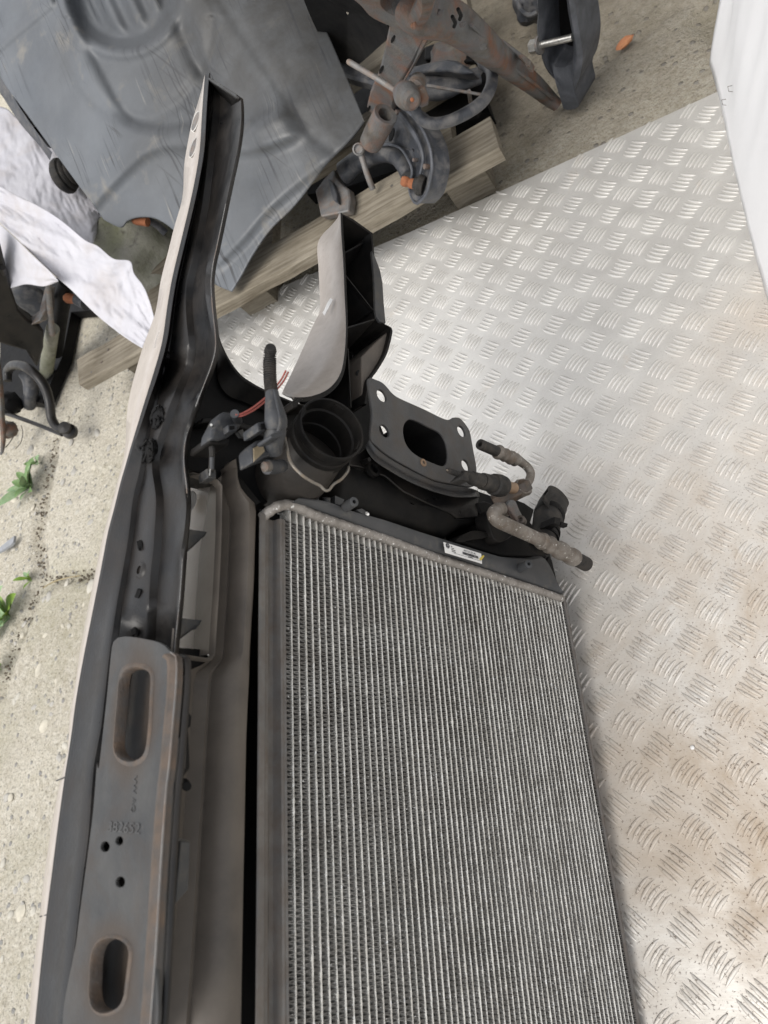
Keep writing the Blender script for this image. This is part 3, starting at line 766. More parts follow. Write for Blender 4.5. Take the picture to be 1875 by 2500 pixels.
edge['label'] = 'beige painted front lip of the crossmember'
def disc(t, c, rx, v, name, m, parent, dv=.0012, ry=None, n=24):
    """thin dark disc let into a surface of height v, as seen at c"""
    q = P(t, [c])[0]; k = TILE[t][2]; ry = ry or rx
    ring = [lv((q[0] + rx * k * math.cos(a), q[1] + ry * k * math.sin(a)), v + dv) for a in [2 * math.pi * i / n for i in range(n)]]
    return part(name, MB().prism(ring, (0, -.003, 0)), m, parent)
SLAM_T = BVHTree.FromPolygons([Vector(q) for q in slam.v], slam.f)
def vsurf(p, rows=None):
    """height of the member's surface where the photo point falls on it"""
    h = SLAM_T.ray_cast(CL, (AM @ ray(p)).normalized())
    return h[0].y if h[0] is not None else .09
MR = [r1b, r2, r3, r4]
for t, c, rx, ry in (('T1', (265, 1943), 30, 36), ('T2', (423, 1098), 22, 34), ('D', (825, 450), 19, 19)):
    disc(t, c, rx, vsurf(P(t, [c])[0], MR), 'hole', 'deep_black', member, .0006, ry)
# dome round the middle hole, knurled rivets, broken clips
for c, rx, ry, a in (((825, 315), 36, 26, -.5), ((818, 592), 30, 34, .6), ((788, 812), 40, 24, -.5)):
    q = lv(P('D', [c])[0], vsurf(P('D', [c])[0], MR)); r = rad_l(q, rx * .42)
    mb = MB().ball(q + Vector((0, .0005, 0)), (r * math.cos(a), 0, r * math.sin(a)), (-r * .7 * math.sin(a), 0, r * .7 * math.cos(a)), (0, .0025, 0), 16, 8)
    for s in range(-3, 4):
        c0 = q + Vector((r * math.cos(a), 0, r * math.sin(a))) * (s / 4.2); d = Vector((-math.sin(a), 0, math.cos(a))) * r * .62 * math.sqrt(max(0, 1 - (s / 4.2) ** 2))
        mb.tube([c0 - d + Vector((0, .0018, 0)), c0 + Vector((0, .0036, 0)), c0 + d + Vector((0, .0018, 0))], .0007, 6)
    part('knurled_rivet', mb, 'deep_black', member)
q = lv(P('D', [(825, 458)])[0], vsurf(P('D', [(825, 458)])[0], MR)); r = rad_l(q, 30)
mb = MB(); lathe(mb, q, (0, 1, 0), [(-.001, r), (.0012, r * .8), (.003, r * .5), (.003, r * .36), (-.002, r * .34)], 28); part('boss', mb, 'black_steel', member)
for t, c in (('C', (930, 1003)), ('C', (885, 1195))):
    q = lv(P(t, [c])[0], vsurf(P(t, [c])[0], MR)); mb = MB(); rr = random.Random(int(c[0]))
    for k in range(9):
        pts = [q + Vector((rr.uniform(-.009, .009), rr.uniform(.0005, .006), rr.uniform(-.008, .008))) for _ in range(4)]
        mb.tube(smooth_line(pts, 9), .0010, 6)
    mb.ball(q + Vector((0, .002, 0)), (.009, 0, .003), (0, .0035, 0), (-.002, 0, .0075), 12, 8, .5, c[0])
    part('broken_clip', mb, 'deep_black', member)
for t, c, rx, ry in (('T1', (345, 648), 30, 105), ('T1', (322, 930), 28, 105), ('T2', (362, 950), 18, 95)):
    pc = P(t, [c])[0]; k = TILE[t][2]; ring = []; ring2 = []
    best = min(((abs((CY + FPX * (RW.transposed() @ (l2w(q) - CAM)).y / (RW.transposed() @ (l2w(q) - CAM)).z) - pc[1])), q.y) for q in mid01)[1]
    for i in range(26):
        a = 2 * math.pi * i / 26; sx, sy = rx * math.cos(a), ry * math.sin(a)
        x, y = sx + sy * -.28, sy
        ring.append(lv((pc[0] + x * k, pc[1] + y * k), best + .0012)); ring2.append(lv((pc[0] + x * k * 1.2, pc[1] + y * k * 1.08), best + .0006))
    part('slot_hole', MB().prism(ring, (0, -.002, 0)), 'old_steel', edge)
    part('slot_rim', MB().loft([ring, [a + Vector((0, .0008, 0)) for a in ring], ring2, [a - Vector((0, .003, 0)) for a in ring2]], True), 'chip_white', edge)

# ---------- bracket plate with the two long slots, bolted over the crossmember
BV = .1035
def lvs(t, pts): return [lv(p, BV) for p in P(t, pts)]
right = P('D', [(690, 846), (760, 840), (900, 865), (960, 890), (1000, 935), (1030, 962), (1032, 1100), (1012, 1350), (990, 1600)]) + P('E', [(975, 300), (950, 650), (935, 900), (915, 1250), (880, 1760)])
left = P('E', [(395, 1760), (455, 1150), (500, 800), (545, 450), (570, 150)]) + P('D', [(580, 1600), (620, 1250), (640, 1050), (655, 905), (665, 870)])
slot1 = P('D', [(712, 1080), (735, 1035), (795, 1022), (860, 1035), (888, 1075), (884, 1200), (878, 1340), (862, 1480), (835, 1535), (775, 1562), (710, 1540), (680, 1480), (688, 1340), (700, 1200)])
slot2 = P('E', [(540, 1480), (543, 1390), (548, 1290), (570, 1210), (620, 1170), (680, 1162), (740, 1190), (765, 1240), (755, 1350), (745, 1430), (735, 1500), (700, 1560), (620, 1590), (560, 1560)])
hl = [[(c[0] + r * math.cos(a), c[1] + r * 1.15 * math.sin(a)) for a in [2 * math.pi * i / 16 for i in range(16)]] for c, r in ((P('E', [(618, 632)])[0], 11), (P('E', [(700, 598)])[0], 9.3), (P('E', [(706, 836)])[0], 11.4))]
def uw(pts): return [(lv(p, BV).x, lv(p, BV).z) for p in pts]
s1 = smooth_line(slot1, 40, True); s2 = smooth_line(slot2, 40, True)
bracket = plate('slotted_bracket', uw([tuple(p) for p in smooth_line(right + left, 160, True)]), [uw(s1), uw(s2)] + [uw(h) for h in hl], lambda x, y, z: Vector((x, BV + z, y)), .0025, M['bracket'], ROOT, .0006, 1, AOFF)
M['rust_edge'] = mat('brown_stained_edge', (.05, .038, .029), (.10, .066, .043), rough=.6, scale=22, bump=.3, bscale=180, layers=[((.05, .05, .05), .4, 20, .6, 0, .2)])
bracket['label'] = 'brown stained steel bracket plate with long rounded slots'
def slot_stains():
    """brown rust bleeding out round the slots"""
    nt = M['bracket'].node_tree; N = nt.nodes; Lk = nt.links; bs = N['Principled BSDF']
    tc = [n for n in N if n.type == 'TEX_COORD'][0]
    nz_ = N.new('ShaderNodeTexNoise'); nz_.inputs['Scale'].default_value = 55; nz_.inputs['Detail'].default_value = 6; Lk.new(tc.outputs['Object'], nz_.inputs['Vector'])
    for s in (s1, s2):
        q = [lv(tuple(p), BV) for p in s]; c = sum(q, Vector()) / len(q); hu = (max(a.x for a in q) - min(a.x for a in q)) / 2 + .006; hw = (max(a.z for a in q) - min(a.z for a in q)) / 2 + .006
        sub_ = N.new('ShaderNodeVectorMath'); sub_.operation = 'SUBTRACT'; sub_.inputs[1].default_value = (c.x, BV + VO, c.z); Lk.new(tc.outputs['Object'], sub_.inputs[0])
        mu = N.new('ShaderNodeVectorMath'); mu.operation = 'MULTIPLY'; mu.inputs[1].default_value = (1 / hu, 0, 1 / hw); Lk.new(sub_.outputs[0], mu.inputs[0])
        ln = N.new('ShaderNodeVectorMath'); ln.operation = 'LENGTH'; Lk.new(mu.outputs[0], ln.inputs[0])
        ad = N.new('ShaderNodeMath'); ad.operation = 'MULTIPLY_ADD'; ad.inputs[1].default_value = .5; Lk.new(nz_.outputs['Fac'], ad.inputs[0]); Lk.new(ln.outputs['Value'], ad.inputs[2])
        r = N.new('ShaderNodeMapRange'); r.inputs[1].default_value = 1.15; r.inputs[2].default_value = 1.6; r.inputs[3].default_value = .9; r.inputs[4].default_value = 0; Lk.new(ad.outputs[0], r.inputs[0])
        x = N.new('ShaderNodeMix'); x.data_type = 'RGBA'; x.inputs[7].default_value = (.042, .030, .021, 1)
        src = bs.inputs['Base Color'].links[0].from_socket; Lk.new(r.outputs[0], x.inputs[0]); Lk.new(src, x.inputs[6]); Lk.new(x.outputs[2], bs.inputs['Base Color'])
slot_stains()
for s in (s1, s2):                                             # turned-down slot collars
    cen = Vector((sum(p.x for p in s) / 40, sum(p.y for p in s) / 40))
    def rr(f, dv): return [lv(tuple(cen + (p - cen) * f), BV) + Vector((0, dv, 0)) for p in s]
    mb = MB().loft([rr(1.13, .0009), rr(1.07, .0022), rr(1.02, .0024), rr(.985, .0010), rr(.985, -.005)], True)
    part('slot_collar', mb, 'rust_edge', bracket, angle=60)
    part('inner_floor', MB().prism([lv(tuple(cen + (p - cen) * 1.25), BV - .018) for p in s], (0, -.002, 0)), 'bracket', bracket)
# rolled rusty right edge
er = smooth_line(P('D', [(1000, 935), (1030, 962), (1032, 1100), (1012, 1350), (990, 1600)]) + P('E', [(975, 300), (950, 650), (935, 900), (915, 1250), (880, 1760)]), 60)
e0 = [lv(tuple(p), BV) + Vector((0, .0009, -.012)) for p in er]; e1 = [lv(tuple(p), BV) + Vector((0, .0030, -.005)) for p in er]
e2 = [lv(tuple(p), BV) + Vector((0, .001, .001)) for p in er]; e3 = [q + Vector((0, -.003, .0004)) for q in e2]
part('bright_edge', MB().tube([q + Vector((0, .0012, .0002)) for q in e2], .0005, 6), 'old_steel', bracket)
part('rolled_edge', MB().loft([e0, e1, e2, e3]), 'rust_edge', bracket, angle=60)
e4 = [q + Vector((0, -.0045, .0002)) for q in e2]; e5 = [q + Vector((0, -.0075, .0008)) for q in e2]; e6 = [q + Vector((0, -.0085, .0008)) for q in e2]
part('lower_flange', MB().loft([e4, e5, e6]), 'black_steel', bracket, solid=.001)
def text_on(name, s, t, c, size, v, m, parent, xdir, up, th=.0003, ys=1.0):
    cu = bpy.data.curves.new(name, 'FONT'); cu.body = s; cu.size = size; cu.extrude = th; cu.align_x = 'CENTER'; cu.align_y = 'CENTER'
    ob = bpy.data.objects.new(name, cu); COL.objects.link(ob)
    me = bpy.data.meshes.new_from_object(ob); bpy.data.objects.remove(ob); bpy.data.curves.remove(cu)
    X = Vector(xdir).normalized(); Z = Vector(up).normalized(); Y = Z.cross(X)
    X = Y.cross(Z)
    for q in me.vertices: q.co = c + X * q.co.x + Y * q.co.y * ys + Z * q.co.z - Vector(AOFF)
    me.name = name
    return finish(name, me, M[m], parent)
ct = lv(P('E', [(716, 525)])[0], BV + .0014)
M['stamp'] = mat('stamped_steel', (.035, .035, .036), (.06, .058, .055), rough=.5, bump=.1)
text_on('stamped_number', '382652', 'E', ct, .0135, BV, 'stamp', bracket, (-.10, 0, 1), (0, 1, 0), ys=.6)
ct = lv(P('E', [(775, 330)])[0], BV + .0014)
text_on('stamped_mark', 'VW AG', 'E', ct, .0062, BV, 'stamp', bracket, (-1, 0, .02), (0, 1, 0))

# ---------- air duct frame with partitions
fo = P('B6', [(288, 300), (300, 276), (330, 268), (445, 300), (560, 340), (598, 390), (592, 800), (578, 1150), (565, 1400), (548, 1650), (532, 1915), (500, 1965), (240, 1925), (180, 1890), (176, 1850), (210, 1500), (250, 900)])
fi = P('B6', [(300, 320), (310, 290), (335, 282), (445, 313), (552, 352), (584, 398), (580, 800), (566, 1150), (552, 1400), (536, 1650), (520, 1900), (494, 1945), (245, 1907), (196, 1875), (192, 1840), (224, 1500), (264, 900)])
FW = .004
fo3 = [lw(p, FW) for p in fo]; fi3 = [lw(p, FW) for p in fi]
fo3 = [q if q.y < .080 else lv(p, .080) for q, p in zip(fo3, fo)]; fi3 = [q if q.y < .080 else lv(p, .080) for q, p in zip(fi3, fi)]
duct = MB().loft([[q + Vector((0, 0, -.006)) for q in fo3], fo3, [a.lerp(b, .5) + Vector((0, 0, .0012)) for a, b in zip(fo3, fi3)], fi3, [q + Vector((0, 0, -.006)) for q in fi3]], True)
duct_o = part('air_duct', duct, 'tan_panel', angle=60)
# duct floor: grey inner wall, then painted floor beyond the seam
seam = P('B6', [(300, 410), (430, 435), (478, 470), (455, 600), (430, 780), (400, 960), (375, 1250), (352, 1620), (345, 1700), (335, 1935)])
fr = smooth_line(P('B6', [(596, 300), (584, 398), (580, 800), (566, 1150), (552, 1400), (536, 1650), (520, 1900)]), 24)
sm = smooth_line(P('B6', [(500, 370), (478, 470), (455, 600), (430, 780), (400, 960), (375, 1250), (352, 1620), (335, 1935)]), 24)
far_ = smooth_line(P('B6', [(262, 330), (250, 440), (230, 700), (205, 1000), (180, 1400), (160, 1700), (120, 2000)]), 24)
ra = [lw(tuple(p), FW - .002) for p in fr]
rb = [lv(tuple(p), ra[i].y - .004) for i, p in enumerate(sm)]
rc = [lv(tuple(p), ra[i].y - .012) for i, p in enumerate(far_)]
ew1 = L('B6', [(290, 285), (330, 275), (445, 306), (556, 346), (590, 395)], FW - .001); ew2 = L('B6', [(285, 405), (330, 412), (400, 425), (445, 440), (480, 470)], FW - .045)
part('duct_end_wall', MB().loft([ew1, ew2]), 'black_plastic', duct_o)
part('duct_lower_wall', MB().loft([ra, rb]), 'duct_wall', duct_o)
pf = MB().loft([[q + Vector((0, -.0015, -.001)) for q in rb], [a.lerp(b, .5) + Vector((0, .002, 0)) for a, b in zip(rb, rc)], rc])
pfo = part('painted_floor', pf, 'duct_paint_lit', duct_o); pfo['label'] = 'beige painted inner floor of the duct'
for pts in ([(262, 775), (462, 806), (428, 830), (418, 845), (255, 992)], [(200, 1578), (415, 1602), (385, 1640), (345, 1652), (185, 1772)]):
    q = [lw(p, FW - .012 - .001 * i) for i, p in enumerate(P('B6', pts))]
    part('partition', MB().prism(q, (-.0025, 0, -.003)), 'grey_plastic', duct_o)
# white disc painted as the bright ground seen through the duct's oval opening
oc = P('B6', [(318, 530)])[0]
ring = [lv((oc[0] + 15 * math.cos(a) - 4 * math.sin(a), oc[1] + 25 * math.sin(a)), rb[1].y + .001) for a in [2 * math.pi * i / 24 for i in range(24)]]
part('lit_oval_disc', MB().loft([[q + Vector((0, .0004, 0)) for q in ring], [q + Vector((0, .0009, 0)) for q in ring], [q.lerp(sum(ring, Vector()) / 24, .2) + Vector((0, .0009, 0)) for q in ring], [q.lerp(sum(ring, Vector()) / 24, .98) + Vector((0, .0004, 0)) for q in ring]], True), 'chip_white', duct_o)

# ---------- dusty plastic wall between crossmember and radiator
pr = smooth_line(P('B6', [(690, 170), (712, 200), (735, 360), (785, 455), (888, 545), (905, 575), (897, 800), (882, 1300), (852, 1800), (838, 2150)]) + P('E', [(1425, 0), (1415, 500), (1405, 1000), (1392, 1760)]), 60)
plft = smooth_line(P('B6', [(670, 172), (640, 230), (570, 330), (562, 420), (556, 800), (542, 1150), (529, 1400), (512, 1650), (496, 1920), (450, 1985), (300, 2060), (290, 2150)]) + P('E', [(1060, 0), (1010, 600), (960, 1150), (900, 1760)]), 60)
pa = [lw(tuple(p), .0) for p in pr]; pb = [lw(tuple(p), -.012) for p in plft]
def prow(f, dw): return [a.lerp(b, f) + Vector((0, 0, dw)) for a, b in zip(pa, pb)]
wall = MB().loft([[q + Vector((0, -.002, -.03)) for q in pa], pa, prow(.12, .004), prow(.3, .006), prow(.48, .002), prow(.55, -.006), prow(.62, -.004), prow(.8, -.008), pb])
wallo = part('plastic_wall', wall, 'tan_panel', angle=50)
# stepped clip rail along the bracket
rail = prism_w('D', [(1015, 960), (1060, 970), (1062, 1110), (1085, 1140), (1075, 1250), (1112, 1300), (1105, 1360), (1090, 1370), (1095, 1450), (1100, 1600), (1060, 1655), (985, 1655)], .006, -.02)
part('stepped_rail', rail, 'black_plastic', bevel=.0008)
rail2 = prism_w('E', [(1075, 180), (1045, 200), (1040, 580), (1105, 600), (1090, 880), (1005, 980), (985, 1250), (960, 1350), (940, 1760), (900, 1760), (950, 900), (990, 300), (1020, 0), (1085, 0)], .008, -.02)
part('stepped_rail', rail2, 'grey_plastic', bevel=.0008)
mb = ptube('E', [(1066, 268, 30), (1082, 285, 26)], [.012, .020], seg=18); part('cable_clip', mb, 'deep_black')
part('clip_plate', prism_w('E', [(1045, 600), (1102, 604), (1092, 880), (1015, 965), (1028, 790)], .012, .004), 'grey_plastic', bevel=.0008)
for k in range(5):
    y = 1065 + k * 17; part('ratchet_tooth', prism_w('D', [(1064, y), (1096, y + 2), (1094, y + 10), (1064, y + 8)], .008, .0), 'grey_plastic', duct_o)
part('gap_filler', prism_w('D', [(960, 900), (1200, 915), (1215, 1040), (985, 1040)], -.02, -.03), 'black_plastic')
# black plate put in to make the gap and the recesses dark
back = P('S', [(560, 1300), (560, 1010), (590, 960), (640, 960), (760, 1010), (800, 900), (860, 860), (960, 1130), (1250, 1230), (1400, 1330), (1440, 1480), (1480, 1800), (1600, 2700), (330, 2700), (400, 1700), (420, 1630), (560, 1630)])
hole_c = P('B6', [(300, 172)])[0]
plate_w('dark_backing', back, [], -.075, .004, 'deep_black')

# ---------- aperture for the headlamp: black web with rolled rim
ap = P('T2', [(893, 330), (905, 560), (930, 760), (965, 880), (1005, 1005), (1090, 1170), (1200, 1310), (1330, 1400), (1450, 1462)]) + P('T4', [(690, 548), (800, 592), (900, 620), (1010, 600)])
cr = P('T2', [(870, 400), (880, 640), (925, 860), (950, 1010), (955, 1180), (960, 1330), (1000, 1440), (1090, 1530), (1250, 1590)]) + P('T4', [(480, 650), (600, 690), (760, 700), (900, 700)])
n = 60; ap2, cr2 = smooth_line(ap, n), smooth_line(cr, n)
mb = MB().loft([[lw(tuple(p), -.03) for p in ap2], [lw(tuple(p), 0) for p in ap2], [lw(tuple(p), .0) .lerp(lw(tuple(q), 0), .10) for p, q in zip(ap2, cr2)], [lw(tuple(p), 0).lerp(lw(tuple(q), -.014), .35) for p, q in zip(ap2, cr2)], [lw(tuple(p), -.014) for p in cr2], [lw(tuple(p), -.016) for p in cr2]])
web = part('headlamp_web', mb, 'black_plastic', angle=50)
wpoly = [tuple(p) for p in cr2[::4]] + P('T4', [(1250, 760), (1330, 1120), (1000, 1500), (500, 1500), (300, 1250)]) + P('B6', [(560, 330), (300, 240), (210, 170)]) + P('T2', [(640, 1900), (700, 1720), (790, 1500), (870, 1300), (940, 1120)])
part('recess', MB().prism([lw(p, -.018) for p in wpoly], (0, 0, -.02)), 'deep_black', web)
led = prism_w('T4', [(-20, 735), (60, 728), (300, 760), (480, 830), (560, 880), (540, 920), (440, 870), (300, 815), (80, 775), (-40, 790)], -.006, -.03)
part('ledge', led, 'black_plastic', web, bevel=.001)

# ---------- lower arm: painted top, ribbed channel
gr = P('T3', [(770, 172), (778, 370), (800, 700), (812, 1000), (824, 1250), (826, 1400), (815, 1600), (785, 1790), (735, 1900), (660, 1985), (560, 2045), (420, 2085), (280, 2090)])
gf = P('T3', [(762, 195), (690, 285), (540, 470), (543, 750), (556, 1000), (558, 1180), (505, 1300), (450, 1420), (385, 1570), (330, 1690), (265, 1830), (200, 1960), (160, 2050)])
gr2, gf2 = smooth_line(gr, 50), smooth_line(gf, 50)
g3, f3 = [lw(tuple(p), 0) for p in gr2], [lw(tuple(p), -.065) for p in gf2]
arm_top = MB().loft([[q + Vector((0, -.01, 0)) for q in f3], f3, [a.lerp(b, .5) + Vector((0, .0015, 0)) for a, b in zip(f3, g3)], g3])
lower = part('lower_arm', arm_top, 'beige', angle=60, solid=.0012); lower['label'] = 'beige painted top of the lower arm with a peeled white sticker'
band = P('T3', [(795, 190), (803, 380), (824, 700), (836, 1000), (846, 1250), (846, 1400), (838, 1600), (815, 1800), (770, 1920), (700, 2010), (600, 2080), (440, 2125), (290, 2130)])
band2 = smooth_line(band, 50); b3 = [lw(tuple(p), .0005) for p in band2]
inner = [q + Vector((0, -.003, .004)) for q in f3]
rt = P('T3', [(1085, 365), (1095, 480), (1100, 560), (1120, 800), (1128, 1000), (1132, 1180), (1145, 1250), (1180, 1300), (1285, 1352), (1290, 1400), (1270, 1500), (1225, 1640), (1130, 1800), (1065, 1890), (1045, 2000), (1020, 2150)])
rt2 = smooth_line(rt, 50); rt3 = [lw(tuple(p), 0) for p in rt2]
ch = MB().loft([g3, [q + Vector((0, 0, .0012)) for q in g3], b3, inner])
tipl = [lw(tuple(p), .0005) for p in P('T3', [(770, 172), (900, 232), (1085, 365)])]; tipi = [lw(tuple(p), .0005) for p in P('T3', [(797, 195), (905, 262), (1075, 380)])]
ch.loft([tipl, tipi, [q + Vector((0, -.034 * (1 - i / 2), -.055)) for i, q in enumerate(tipi)]])
ch.loft([[q + Vector((0, -.003, -.06)) for q in rt3], [q + Vector((0, -.003, 0)) for q in rt3], rt3, [q + Vector((0, 0, -.06)) for q in rt3]])
chan = part('ribbed_channel', ch, 'black_plastic', lower, angle=40)
floorp = MB().prism([q for q in inner[::3]] + [q + Vector((0, 0, -.059)) for q in reversed(rt3[::3])], (0, 0, -.003))
part('channel_floor', floorp, 'black_plastic', lower)
for a, b, w0 in (((812, 585), (1085, 434), -.012), ((816, 806), (1110, 1178), -.001), ((840, 1362), (1125, 1275), -.001), ((850, 1575), (882, 2190), -.006)):
    p, q = L('T3', [a, b], w0); d = (q - p).normalized(); nn = Vector((-d.y, d.x, 0)).normalized() * .0008
    part('rib', MB().prism([p - nn, q - nn, q + nn, p + nn], [Vector((0, -.030, -.055)), Vector((0, 0, -.055)), Vector((0, 0, -.055)), Vector((0, -.030, -.055))]), 'black_plastic', lower)
part('side_flange', prism_w('T3', [(1097, 560), (1130, 620), (1185, 770), (1210, 900), (1222, 1100), (1242, 1315), (1180, 1298), (1146, 1245), (1134, 1180), (1128, 1000), (1118, 800)], .0012, -.002), 'grey_plastic', lower, bevel=.0006)
part('gusset', prism_w('T3', [(1275, 1390), (1230, 1640), (1068, 1890), (1046, 2010), (1000, 2180), (992, 1900), (985, 1665), (1150, 1500)], -.006, -.05), 'tan_panel', lower, bevel=.001)
mb = ptube('T3', [(900, 1880, 60), (935, 1860, 52), (965, 1840, 38), (972, 1836, 38)], [-.04, -.03, -.012, -.01], seg=20); part('boss', mb, 'black_plastic', lower)
# peeled sticker on the painted top
sc = P('T3', [(645, 1140)])[0]
def on_arm(p): 
    best = min(range(50), key=lambda i: (gr2[i].y - p[1]) ** 2); return g3[best].y
stk = [lv(p, on_arm(p) - .003) for p in P('T3', [(668, 1052), (692, 1070), (650, 1150), (622, 1200), (605, 1235), (582, 1205), (600, 1180), (612, 1150), (640, 1090)])]
part('peeled_sticker', MB().prism(stk, (0, -.0006, 0)), 'chip_white', lower)

# ---------- bumper mounting plate
mo = smooth_line(P('T5', [(195, 190), (270, 200), (350, 240), (440, 340), (520, 392), (750, 495), (980, 602), (1060, 580), (1130, 595), (1200, 680), (1228, 745), (1260, 920), (1290, 1090), (1285, 1200), (1250, 1285), (1100, 1262), (900, 1225), (750, 1165), (600, 1085), (400, 970), (280, 872), (215, 790), (232, 560), (212, 380)]), 120, True)
mh = smooth_line(P('T5', [(600, 605), (680, 620), (800, 680), (900, 730), (960, 800), (992, 920), (988, 1030), (950, 1075), (850, 1045), (690, 970), (600, 890), (555, 790), (550, 680)]), 50, True)
MWp = .02
holes = [[tuple(p) for p in mh]]
mount_h = []
for c in ((330, 362), (355, 720), (1137, 722), (1180, 1068)):
    q = lw(P('T5', [c])[0], MWp); mount_h.append(circle((q.x, q.y), .0064, 22))
om = [lw(tuple(p), MWp) for p in mo]; hm = [lw(tuple(p), MWp) for p in mh]
mount = plate('bumper_mount_plate', [(a.x, a.y) for a in om], [[(a.x, a.y) for a in hm]] + mount_h, lambda x, y, z: Vector((x, y, MWp + z)), .003, M['mount_steel'], ROOT, .0008, 1, AOFF)
E1 = smooth_line(P('T5', [(215, 800), (280, 884), (420, 992), (600, 1095), (760, 1175), (900, 1235), (1100, 1272), (1250, 1295)]), 40)
E2 = smooth_line(P('T5', [(185, 850), (270, 965), (420, 1065), (600, 1168), (760, 1240), (900, 1290), (1100, 1335), (1310, 1325)]), 40)
E3 = smooth_line(P('T5', [(175, 885), (260, 1005), (420, 1115), (600, 1215), (760, 1285), (900, 1335), (1100, 1380), (1330, 1375)]), 40)
mb = MB().loft([[lw(tuple(p), MWp) for p in E1], [lw(tuple(p), MWp - .006) for p in E2], [lw(tuple(p), MWp - .002) for p in E3], [lw(tuple(p), MWp - .02) for p in E3]])
part('mount_flange', mb, 'mount_steel', mount, angle=50, solid=.001)
bx = MB().loft([hm, [q + Vector((0, 0, -.05)) for q in hm]], True); bxo = part('box_section', bx, 'deep_black', mount)
q = lw(P('T5', [(752, 1040)])[0], MWp + .0005); mb = MB(); lathe(mb, q, (0, 0, 1), [(0, .0045), (.002, .004), (.002, .0018), (0, .0015)], 16); part('weld_nut', mb, 'brass', mount)
fl = P('T5', [(175, 890), (260, 1010), (420, 1120), (600, 1220), (760, 1290), (900, 1340), (1100, 1385), (1325, 1380), (1312, 1480), (1322, 1585), (1100, 1597), (1040, 1547), (800, 1445), (560, 1327), (380, 1172), (120, 1077), (10, 1062), (20, 1000)])
part('lower_flange', MB().prism([lw(p, .004) for p in fl], (0, 0, -.004)), 'black_steel', mount, bevel=.001)
ring_c = lw(P('T5', [(245, 1100)])[0], .006); mb = MB(); lathe(mb, ring_c, (0, 0, 1), [(-.001, .0085), (.003, .008), (.003, .005), (-.001, .0045)], 24); part('grommet', mb, 'black_steel', mount)
mb = ptube('T5', [(150, 1030, 32), (180, 1020, 28), (215, 1000, 20)], [.004, .014, .02], seg=16); part('stud', mb, 'black_plastic', mount)
bxp = P('T5', [(-120, 1040), (10, 1075), (120, 1092), (370, 1190), (540, 1345), (1030, 1565), (1090, 1612), (1312, 1602), (1300, 1655), (1120, 1700), (970, 1800), (640, 1715), (330, 1625), (180, 1580), (0, 1520), (-150, 1480)])
b1 = [lw(p, -.006) for p in bxp]; cb = sum(b1, Vector()) / len(b1)
mb = MB(); mb.loft([[q + Vector((0, 0, -.05)) for q in b1], b1, [q.lerp(cb, .08) + Vector((0, 0, .005)) for q in b1], [q.lerp(cb, .35) + Vector((0, 0, .008)) for q in b1], [q.lerp(cb, .97) + Vector((0, 0, .009)) for q in b1]], True)
part('air_box', mb, 'black_plastic', angle=60)
# ---------- radiator core: flat tubes, corrugated fins, header bar, side plates
def sp_prof(mb, prof, u0, u1):
    mb.loft([[Vector((u0, v, w)) for v, w in prof], [Vector((u0 + .001, v, w)) for v, w in prof], [Vector((u1, v, w)) for v, w in prof]])
mb = MB(); sp_prof(mb, [(.0200, -.0010), (.0203, -.0002), (.0196, .0005), (.0150, .0005), (.0142, -.0008), (.0128, -.0018), (.0100, -.0024), (.0088, -.004), (.0080, -.0062), (.0028, -.0062), (.0018, -.004), (.0008, .0004), (-.0006, .0010), (-.0022, .0004), (-.0036, .0010), (-.0047, 0), (-.0047, -.016)], -.68, -.0165)
core = part('radiator_core', mb, 'side_plate', angle=25); core['label'] = 'dusty aluminium radiator core with pale vertical tubes'
mb = MB(); sp_prof(mb, [(.0096, -.0030), (.0090, -.0034), (.0080, -.0058)], -.68, -.018); part('rust_line', MB().loft([[Vector((u, .0094 + .0003 * math.sin(u * 90), -.0026)) for u in [-.68 + i * .01 for i in range(66)]], [Vector((u, .0086 + .0003 * math.sin(u * 60), -.0034)) for u in [-.68 + i * .01 for i in range(66)]]]), 'rust_edge', core)
NT, TP, TV0 = 59, .00688, -.0104
def tube_mesh(i):
    rnd = random.Random(i); mb = MB(); rows = []
    n = 230
    for k in range(n + 1):
        u = -.76 + .757 * k / n + rnd.uniform(-.001, .001) * (0 < k < n)
        t = .00052 + (.0003 * max(0, rnd.gauss(0, 1)) if rnd.random() < .3 else 0)
        ww = .0001 + abs(rnd.gauss(0, .00015))
        rows.append([(u, -t * .9, -.017), (u, -t, ww - .0009), (u, -t * .45, ww), (u, t * .45, ww), (u, t, ww - .0009), (u, t * .9, -.017)])
    mb.loft(rows)
    me = bpy.data.meshes.new('tube'); me.from_pydata(mb.v, [], mb.f); me.shade_smooth(); me.materials.append(M['tube']); return me
TM = [tube_mesh(i) for i in range(14)]
for i in range(NT):
    o = bpy.data.objects.new('tube', TM[(i * 5 + i // 14 * 3) % 14]); COL.objects.link(o); o.parent = core
    o.location = (random.uniform(-.0005, .0005), VO + TV0 - TP * i, random.uniform(-.0003, .0003))
